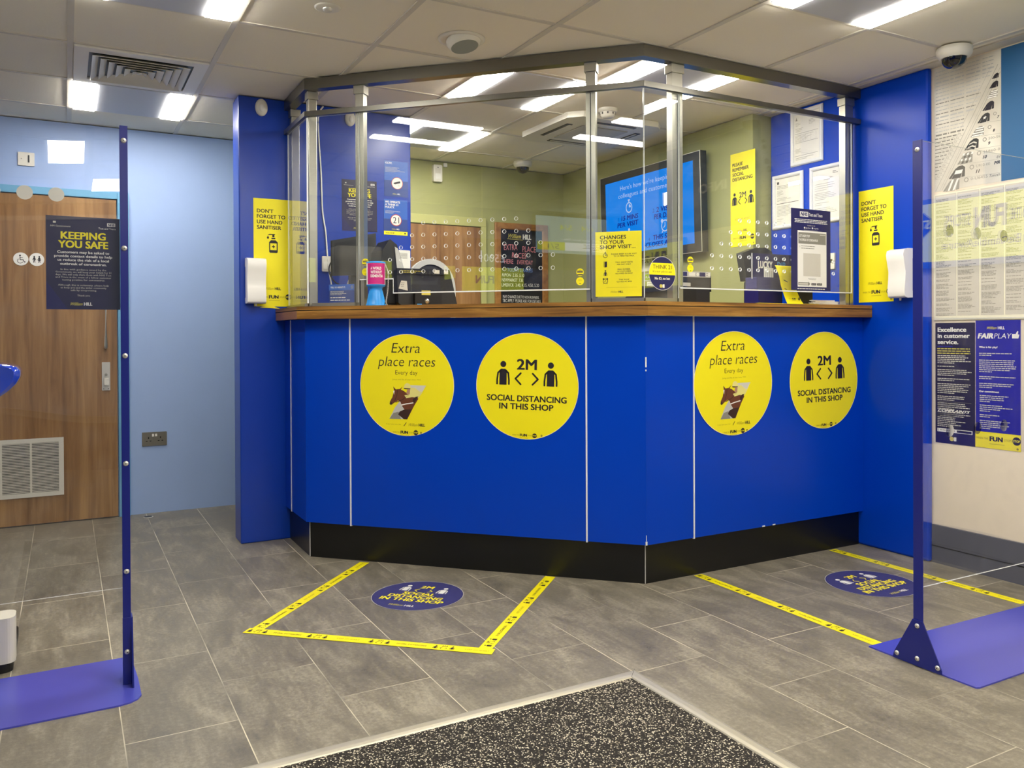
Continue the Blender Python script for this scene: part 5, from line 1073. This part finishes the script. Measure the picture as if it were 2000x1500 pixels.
# chair with a rounded mesh back
t = thing('office_chair', 'grey rounded mesh back of an office chair behind the till', 'chair', (2.005, 4.82, 0))
mb = MB(); arc = [(0.165 * math.cos(math.radians(a)), 1.42 + 0.19 * math.sin(math.radians(a))) for a in range(0, 181, 10)]
inner = [(0.135 * math.cos(math.radians(a)), 1.42 + 0.155 * math.sin(math.radians(a))) for a in range(180, -1, -10)]
mb.prism([(0.165, 1.1)] + arc + [(-0.165, 1.1), (-0.135, 1.13)] + inner + [(0.135, 1.13), (-0.135, 1.13), (-0.165, 1.1)][:1], -0.02, 0.02, 'lightgrey', T=Matrix.Rotation(PI / 2, 4, 'X')); mb.build('back_frame', t, bevel=0.006)
MB().prism([(0.136, 1.13)] + [(a * 1.01, b) for a, b in inner[::-1]] + [(-0.136, 1.13)], -0.004, 0.004, 'charcoal', T=Matrix.Rotation(PI / 2, 4, 'X')).build('back_mesh', t)
MB().prism(rpoly(-0.23, 0.23, 0.06, 0.5, 0.06), 0.92, 0.99, 'charcoal').build('seat', t, bevel=0.015)
MB().box(-0.03, 0.03, 0.021, 0.035, 0.94, 1.2, 'dark').build('back_bar', t)
MB().cyl((0, 0.28, 0.09), (0, 0.28, 0.92), 0.028, 'alu', 20).build('gas_column', t)
for k in range(5):
    a = 2 * PI * k / 5 + 0.3; MB().cyl((0, 0.28, 0.09), (0.28 * math.cos(a), 0.28 + 0.28 * math.sin(a), 0.06), 0.018, 'dark', 12, 0.012).build('base_leg', t); bl_ = [q_ for q_ in t.children if q_.name.startswith('base_leg')][-1]; MB().cyl((0.28 * math.cos(a) - 0.012, 0.28 + 0.28 * math.sin(a), 0.028), (0.28 * math.cos(a) + 0.012, 0.28 + 0.28 * math.sin(a), 0.028), 0.0275, 'black', 16).build('castor', bl_)
# chalkboard on the green wall
t = thing('chalkboard', 'wood framed chalkboard with handwritten race times on the green wall', 'chalkboard', mat4=frame4((2.948, YB - 0.0005, 1.16), (1, 0, 0)))
W_, H_ = 0.48, 0.855
mb = MB(); vs = []
prof = [(0, 0), (0, 0.016), (0.006, 0.02), (0.046, 0.02), (0.052, 0.012), (0.052, 0)]
for d, z in prof: vs += [(d, d, z), (W_ - d, d, z), (W_ - d, H_ - d, z), (d, H_ - d, z)]
mb.add(vs, [(p * 4 + i, p * 4 + (i + 1) % 4, ((p + 1) % 6) * 4 + (i + 1) % 4, ((p + 1) % 6) * 4 + i) for p in range(6) for i in range(4)], 'wood_frame'); mb.build('frame', t)
mb = MB(); mb.prism(R(0.05, W_ - 0.05, 0.05, H_ - 0.05), 0.002, 0.008, 'board'); z = 0.0085
mb.text('William', 0.235, 0.737, 0.034, 'gold', 'r', w=0.115, it=0.5, bold=0.01, z=z); mb.stroke([(0.11, 0.73), (0.25, 0.726)], 0.003, z, 'gold'); mb.text('HILL', 0.25, 0.733, 0.037, 'white', w=0.077, bold=0.05, z=z)
def hand(s, x, y, h, mat, w, rot=0.0):
    random.seed(len(s) * 7); mb.text(s, x, y, h, mat, w=w, it=random.uniform(-0.02, 0.12), bold=-0.004, z=z, rot=rot)
hand('EXTRA', 0.08, 0.64, 0.045, 'chalk_pink', 0.12, 0.03); hand('PLACE', 0.245, 0.632, 0.045, 'chalk_pink', 0.125); hand('RACES', 0.15, 0.582, 0.042, 'chalk_pink', 0.13, -0.02); hand('HERE', 0.082, 0.534, 0.034, 'chalk_pink', 0.08); hand('EVERYDAY', 0.197, 0.533, 0.033, 'chalk_pink', 0.145)
hand("TODAY'S RACES", 0.108, 0.471, 0.03, 'chalk_blue', 0.23, 0.0); hand('RIPON  2.35, 5.10', 0.062, 0.431, 0.025, 'chalk_white', 0.2); hand('NEWMARKET  7.35', 0.06, 0.392, 0.025, 'chalk_white', 0.19); hand('LIMERICK  3.40, 4.15, 4.50, 5.20', 0.058, 0.352, 0.025, 'chalk_white', 0.34, 0.01)
hand('MAY CHANGE DUE TO NON RUNNERS.', 0.068, 0.262, 0.022, 'chalk_white', 0.33, -0.01); hand('T&C APPLY  PLEASE ASK FOR DETAILS', 0.066, 0.23, 0.024, 'chalk_white', 0.345, -0.01)
mb.build('writing_surface', t)
# television on the green wall
t = thing('television', 'black television with blue safety screen on the green wall', 'television', mat4=frame4((XG - 0.03, 5.10, 1.655), (0, -1, 0)) @ Matrix.Rotation(math.radians(1.5), 4, 'X'))
TW, TH = 1.1, 0.63
MB().prism(rpoly(0, TW, 0, TH, 0.012), 0.0, 0.05, 'black').build('casing', t, bevel=0.006)
mb = MB(); mb.prism(rpoly(0.001, TW - 0.001, 0.001, TH - 0.001, 0.012), 0.0503, 0.052, 'dark'); vs = []
mb.build('bezel', t, bevel=0.001)
mb = MB()
for a, b, c, d in ((0, TW, TH, TH + 0.003), (0, TW, -0.003, 0), (-0.003, 0, -0.003, TH + 0.003), (TW, TW + 0.003, -0.003, TH + 0.003)): mb.box(a, b, c, d, 0.0, 0.05, 'dark'); mb.box(a, b, c, d, 0.05, 0.053, 'steel')
mb.build('edge_trim', t)
mb = MB(); mb.rect(0.065, TW - 0.065, 0.055, TH - 0.05, 0.0526, 'screen_blue'); z = 0.0532
mb.text("Here's how we're keeping our", 0.25, 0.507, 0.032, 'screen_pale', w=0.66, bold=-0.005, z=z); mb.text('colleagues and customers safe', 0.225, 0.452, 0.032, 'screen_pale', w=0.7, bold=-0.005, z=z)
stopwatch(mb, 0.35, 0.375, 0.038, 'screen_pale', 'screen_blue', z); doorway(mb, 0.755, 0.378, 0.085, 'screen_pale', 'screen_white', z); clock(mb, 0.745, 0.202, 0.04, 'screen_pale', z); person(mb, 0.345, 0.14, 0.09, 'screen_pale', z)
mb.text('1.', 0.215, 0.292, 0.026, 'screen_ink', it=0.2, bold=-0.01, z=z); mb.text('15 MINS', 0.255, 0.29, 0.032, 'screen_ink', w=0.2, bold=0.03, it=0.12, z=z); mb.text('PER VISIT', 0.205, 0.245, 0.032, 'screen_ink', w=0.25, bold=0.03, it=0.12, z=z)
mb.text('2.', 0.615, 0.303, 0.026, 'screen_ink', it=0.2, bold=-0.01, z=z); mb.text('2 VISITS', 0.655, 0.302, 0.032, 'screen_ink', w=0.2, bold=0.03, it=0.12, z=z); mb.text('PER DAY', 0.63, 0.257, 0.032, 'screen_ink', w=0.2, bold=0.03, it=0.12, z=z)
mb.text('4.', 0.565, 0.118, 0.02, 'screen_ink', it=0.2, bold=-0.01, z=z); mb.text('THIS SHOP', 0.615, 0.118, 0.032, 'screen_ink', w=0.26, bold=0.03, it=0.12, z=z); mb.text('CLOSES AT 8PM', 0.53, 0.073, 0.032, 'screen_ink', w=0.39, bold=0.03, it=0.12, z=z)
mb.text('3.', 0.215, 0.098, 0.026, 'screen_ink', it=0.2, z=z); mb.text('MAX. CUSTOMERS', 0.25, 0.075, 0.026, 'screen_ink', w=0.22, bold=0.03, it=0.12, z=z)
mb.build('display', t)
MB().box(TW * 0.35, TW * 0.65, 0.2, 0.45, -0.028, -0.0005, 'charcoal').build('wall_bracket', t)
# things on the green wall below the television
mb = sheet(0.3, 0.135, 'paper'); z = TZ; mb.text('BET', 0.16, 0.06, 0.05, 'ink', w=0.075, z=z, bold=-0.01); mb.flat([(0.25, 0.03), (0.295, 0.03), (0.295, 0.085), (0.31 - 0.012, 0.09), (0.285, 0.115), (0.262, 0.115), (0.242, 0.09), (0.25, 0.08)], z, 'ink'); mb.rect(0.02, 0.12, 0.02, 0.024, z, 'greyprint')
wallposter(mb, 'bet_poster', (XG - 0.0006, 4.85, 1.575), (0, -1, 0), 'white BET poster with dark shirt on the green wall below the television')
mb = sheet(0.16, 0.2, 'navy_dark'); mb.rect(0.02, 0.14, 0.155, 0.159, TZ, 'royal'); mb.disc(0.11, 0.1, 0.025, TZ, 'gold', 20); mb.rect(0.13, 0.16, 0.085, 0.115, TZ, 'gold')
wallposter(mb, 'dark_poster', (XG - 0.0006, 4.515, 1.52), (0, -1, 0), 'dark purple poster with yellow lettering on the green wall below the television')
mb = sheet(0.1, 0.056, 'lightgrey'); mb.rect(0.012, 0.088, 0.008, 0.048, TZ, 'greencard'); mb.text('PLAY', 0.05, 0.02, 0.014, 'white', 'c', w=0.06, bold=0.03, z=TZ + 0.0002)
wallposter(mb, 'small_framed_card', (XG - 0.0006, 4.7, 1.505), (0, -1, 0), 'tiny grey bordered green card left of the THINK 21 sticker', 'card')
mb = sheet(0.11, 0.1, 'paper'); mb.lines(0.01, 0.085, 0.085, 6, 0.014, 0.003, 'greyprint', z=TZ)
wallposter(mb, 'white_note', (XG - 0.0006, 4.665, 1.4), (0, -1, 0), 'small white note of printed lines behind the THINK 21 sticker', 'note')
# second till and a receipt machine, right of the third post
t = thing('till_monitor', 'dark till monitor with a silver top strip right of the third screen post', 'till', mat4=frame4((2.78, 3.42, ZW + 0.0005), (1, 0, 0)))
MB().prism(R(0.0, 0.27, 0.0, 0.155), -0.05, 0, 'charcoal').build('casing', t, bevel=0.005)
mb = MB(); mb.prism(R(-0.002, 0.272, 0.156, 0.186), -0.05, 0.004, 'lightgrey'); z = 0.0045; mb.rect(0.02, 0.11, 0.16, 0.182, z, 'navy'); mb.rect(0.122, 0.165, 0.162, 0.18, z, 'white'); mb.disc(0.182, 0.171, 0.009, z, 'white', 14); mb.rect(0.195, 0.235, 0.16, 0.182, z, 'navy'); mb.rect(0.238, 0.268, 0.162, 0.182, z, 'white'); mb.lines(0.241, 0.177, 0.024, 2, 0.008, 0.003, 'charcoal', z=z + 0.0002); mb.build('top_strip', t)
MB().prism(R(0.275, 0.281, 0.08, 0.165), -0.03, 0.0, 'dark').build('card_slot', t)
t = thing('receipt_printer', 'rounded black receipt printer in front of the right till monitor', 'printer', mat4=frame4((2.662, 3.30, ZW + 0.0005), (1, 0, 0)))
MB().prism(rpoly(0.0, 0.19, -0.0, 0.125, 0.02), -0.1, 0, 'dark').build('casing', t, bevel=0.006); mb = MB(); mb.prism(R(0.02, 0.15, 0.098, 0.116), 0.0005, 0.003, 'lightgrey'); mb.build('front_label', t)
t = thing('keyboard_unit', 'low dark till keyboard unit behind the lower middle pane', 'till keyboard', (2.41, 3.18, ZW + 0.0005))
mb = MB(); mb.prism([(0, 0), (0.13, 0), (0.13, 0.035), (0, 0.085)], 0, 0.24, 'charcoal', T=Matrix(((0, 0, 1, 0), (1, 0, 0, 0), (0, 1, 0, 0), (0, 0, 0, 1)))); mb.build('casing', t, bevel=0.004)
MB().box(0.19, 0.215, -0.012, -0.002, 0.0, 0.03, 'gold').build('wooden_peg', t)
# leaflet box, slips and papers at the right end
t = thing('leaflet_box', 'navy LUCKY DIP slip box behind the right screen pane', 'leaflet box', mat4=frame4((3.14, 3.2, ZW + 0.0005), (1, 0, 0)))
MB().prism(R(0.0, 0.3, 0.14, 0.275), -0.004, 0.0, 'navy').box(0.0, 0.003, 0.14, 0.275, 0.0, 0.003, 'white').build('back_card', t)
mb = MB(); mb.prism(R(0.008, 0.18, 0.0, 0.085), -0.06, 0.04, 'navy'); mb.rect(0.008, 0.18, 0.078, 0.085, 0.0405, 'print_deep'); mb.build('lower_tray', t, bevel=0.002)
MB().prism(R(0.006, 0.184, 0.0855, 0.148), -0.05, 0.03, 'navy_floor').build('upper_tray', t, bevel=0.002)
mb = MB(); mb.text('LUCKY', 0.045, 0.198, 0.036, 'white', w=0.105, bold=0.07, z=0.0006); mb.text('DIP', 0.185, 0.198, 0.036, 'sky', w=0.06, bold=0.04, z=0.0006); mb.rect(0.12, 0.125, 0.2, 0.201, 0.0007, 'navy'); mb.build('lettering', t)
sl = MB(); sl.prism(R(0.082, 0.15, 0.07, 0.205), 0.0055, 0.0065, 'paper')
for k in range(4): sl.rect(0.094 + k * 0.014, 0.097 + k * 0.014, 0.09, 0.19, 0.0068, 'greyprint')
tag(sl.build('betting_slip', mat4=frame4((3.14, 3.2, ZW + 0.0005 + 0.08), (1, 0, 0)) @ Matrix.Translation((0, -0.085, 0))), 'white paper slips standing in the LUCKY DIP box', 'slip')
mb = MB(); T = frame4((3.198, 3.125, ZW), (1, 0, 0)); prf = [(0.205, 0.03), (0.2, 0.036), (0.15, 0.04), (0.1, 0.044), (0.05, 0.06), (0.02, 0.075), (0.004, 0.085)]
edges_ = [(0.0, 0.125), (0.0, 0.125), (0.022, 0.128), (0.03, 0.13), (0.035, 0.14), (0.035, 0.145), (0.034, 0.15)]
vs = []
for (y, z), (a, b) in zip(prf, edges_): vs += [(a, y, z), (b, y, z)]
for (y, z), (a, b) in zip(prf, edges_): vs += [(a, y, z - 0.001), (b, y, z - 0.001)]
m_ = len(prf); fs = [(2 * i, 2 * i + 2, 2 * i + 3, 2 * i + 1) for i in range(m_ - 1)]; fs += [tuple(2 * m_ + j for j in f[::-1]) for f in fs]
mb.add(vs, fs, 'yellow', True, T)
for y, z in ((0.13, 0.0425), (0.085, 0.0485)): mb.stroke([(0.05, y), (0.075, y - 0.01)], 0.004, z + 0.002, 'ink', T)
fun(mb, 0.09, 0.028, 0.008, 'ink', 0.0745, T=T)
tag(mb.build('yellow_leaflet'), 'curled yellow leaflet hanging from the LUCKY DIP box to the worktop', 'leaflet')
tag(MB().box(3.01, 3.435, 3.02, 3.06, ZW + 0.0003, ZW + 0.006, 'yellow').build('yellow_card'), 'flat yellow card on the worktop below the test and trace poster', 'card')
mb = MB(); mb.prism(R(3.37, 3.48, ZW + 0.012, ZW + 0.085), -3.13, -3.1, 'black', T=Matrix(((1, 0, 0, 0), (0, 0, -1, 0), (0, 1, 0, 0), (0, 0, 0, 1)))); mb.box(3.35, 3.368, 3.115, 3.125, ZW + 0.0004, ZW + 0.08, 'tinblue'); mb.box(3.37, 3.48, 3.1, 3.13, ZW + 0.0004, ZW + 0.012, 'black'); tag(mb.build('card_terminal', bevel=0.002), 'small black box with blue edge below the test and trace poster', 'box')
for k, (x0, x1, dz) in enumerate(((3.45, 3.65, 0.0), (3.455, 3.655, 0.006), (3.45, 3.645, 0.012), (3.47, 3.65, 0.018), (3.455, 3.62, 0.024))):
    z0 = ZW + 0.0004 + dz; o = MB().box(x0, x1, 3.066 + k * 0.002, 3.16, z0, z0 + 0.0055, ('paper', 'white')[k % 2]).build('paper_pad')
    tag(o, ('lowest', 'second lowest', 'middle', 'second highest', 'topmost')[k] + ' white paper pad stacked on the worktop by the end post', 'paper pad', 'white paper pads by the end post')
mb = MB(); mb.prism([(0.0, 0.0), (0.18, 0.0), (0.2, 0.1), (0.185, 0.165), (0.14, 0.185), (0.06, 0.18), (-0.03, 0.15)], -0.05, 0.0, 'charcoal'); mb.box(0.01, 0.17, -0.135, 0.0, -0.04, -0.01, 'charcoal'); tag(mb.build('dark_display_stand', mat4=frame4((3.205, 3.30, ZW + 0.136), (1, 0, 0)), bevel=0.01), 'dark rounded stand behind the LUCKY DIP box', 'display stand')

# ================================================================ machine at the left edge
t = thing('gaming_terminal', 'gaming terminal with glossy blue console and cream base at the left edge', 'gaming machine', (-0.55, 3.36, 0))
MB().prism(rpoly(-0.35, 0.394, -0.085, 0.02, 0.03), 0.032, 0.185, 'cream').build('plinth', t, bevel=0.014, seg=3)
MB().prism(rpoly(-0.34, 0.386, -0.08, 0.34, 0.03), 0.0, 0.0315, 'black').build('foot', t, bevel=0.006)
MB().prism(rpoly(-0.35, 0.3, 0.03, 0.34, 0.02), 0.0325, 1.75, 'cream').build('cabinet', t, bevel=0.008)
nose = [(0.25, 0.885), (0.31, 0.908), (0.352, 0.932), (0.385, 0.957), (0.406, 0.98), (0.417, 1.003), (0.417, 1.022), (0.408, 1.035), (0.39, 1.042), (0.30, 1.056)]
mb = MB(); rows = []
for y, s_ in ((-0.02, 0.0), (0.0, 0.012), (0.012, 0.02), (0.03, 0.026), (0.2, 0.026), (0.218, 0.02), (0.23, 0.012)):
    if s_ == 0.0: continue
    sc = {0.012: 0.93, 0.02: 0.985, 0.026: 1.0}[s_]
    rows.append([(0.25 + (a - 0.25) * (0.9 if sc < 0.95 else sc), -0.19 + y, 0.975 + (b - 0.975) * sc) for a, b in nose + [(-0.35, 1.06), (-0.35, 0.885)]])
n = len(rows[0]); vs = [p for r_ in rows for p in r_]
mb.add(vs, [(q * n + i, q * n + (i + 1) % n, (q + 1) * n + (i + 1) % n, (q + 1) * n + i) for q in range(len(rows) - 1) for i in range(n)], 'glossy_blue', True); mb.add(rows[0], [tuple(range(n))[::-1]], 'glossy_blue'); mb.add(rows[-1], [tuple(range(n))], 'glossy_blue')
mb.build('console', t)
mb = MB(); mb.prism(R(-0.3, 0.2, 1.15, 1.65), 0.0005, 0.01, 'black', T=frame4((0, 0, 0), (1, 0, 0))); mb.build('display', t)

# ================================================================ wall screens that the glass mirrors
def odds_screen(y0, y1, z0, z1, label, kind):
    t = thing('odds_screen', label, 'screen', mat4=frame4((-2.3995, y0, z0), (0, 1, 0)), group='odds screens on the left wall'); w, h = y1 - y0, z1 - z0
    MB().prism(rpoly(-0.02, w + 0.02, -0.02, h + 0.02, 0.01), 0, 0.05, 'black').build('casing', t)
    mb = MB(); z = 0.0512
    if kind == 0:
        mb.rect(0, w, 0.28 * h, h, z, 'screen_grey'); mb.rect(0, w, 0, 0.28 * h, z, 'screen_dark'); mb.text('6/4', w * 0.2, h * 0.74, h * 0.1, 'screen_yellow', w=w * 0.17, z=z + 0.001); mb.text('5/4', w * 0.5, h * 0.74, h * 0.1, 'screen_yellow', w=w * 0.17, z=z + 0.001)
        mb.rect(w * 0.02, w * 0.6, h * 0.34, h * 0.5, z + 0.0005, 'screen_white'); mb.rect(w * 0.6, w * 0.98, h * 0.34, h * 0.5, z + 0.0005, 'screen_yellow'); mb.text('5/1', w * 0.68, h * 0.37, h * 0.09, 'screen_ink', w=w * 0.16, z=z + 0.001); mb.lines(w * 0.06, h * 0.47, w * 0.3, 4, h * 0.033, h * 0.012, 'screen_dark', z=z + 0.001)
        mb.text("Today's Latest Sports Offers", w * 0.05, h * 0.54, h * 0.04, 'screen_white', w=w * 0.6, z=z + 0.001)
    else:
        mb.rect(0, w, 0, h, z, 'screen_dark'); mb.rect(0, w, h * 0.05, h * 0.5, z + 0.0005, 'screen_yellow'); mb.text('£500', w * 0.25, h * 0.6, h * 0.15, 'screen_white', z=z + 0.001); mb.text('FUN', w * 0.5, h * 0.2, h * 0.14, 'screen_ink', 'c', bold=0.05, z=z + 0.001)
    mb.build('display', t)
odds_screen(0.1, 1.0, 1.85, 2.4, 'upper odds screen on the left wall beside the camera', 0)
odds_screen(1.15, 2.05, 1.55, 2.1, 'yellow odds screen on the left wall nearest the counter side', 1)
odds_screen(2.6, 3.4, 1.6, 2.1, 'yellow odds screen on the left wall nearest the toilet door', 1)
t = thing('banner_screen', 'backlit yellow gambling message banner on the right wall near the camera', 'banner', mat4=frame4((XR - 0.0005, 1.56, 1.44), (0, -1, 0)))
MB().prism(R(0, 1.4, 0, 0.36), 0, 0.04, 'print_blue').build('casing', t)
mb = MB(); mb.rect(0.0, 1.4, 0.03, 0.335, 0.0405, 'band_green'); z = 0.041
mb.text('WHEN THE', 0.02, 0.2, 0.05, 'band_ink', w=0.13, bold=0.02, z=z); mb.text('FUN', 0.17, 0.18, 0.1, 'band_ink', w=0.17, bold=0.06, z=z); mb.text('STOPS', 0.36, 0.2, 0.06, 'band_ink', w=0.13, bold=0.02, z=z)
mb.flat([(0.62 + 0.075 * math.cos(PI / 8 + k * PI / 4), 0.225 + 0.075 * math.sin(PI / 8 + k * PI / 4)) for k in range(8)], z, 'band_ink'); mb.text('STOP', 0.62, 0.205, 0.045, 'band_green', 'c', w=0.13, bold=0.04, z=z + 0.0005); mb.text('BeGambleAware', 0.1, 0.09, 0.04, 'band_ink', w=0.4, z=z)
mb.build('display', t)
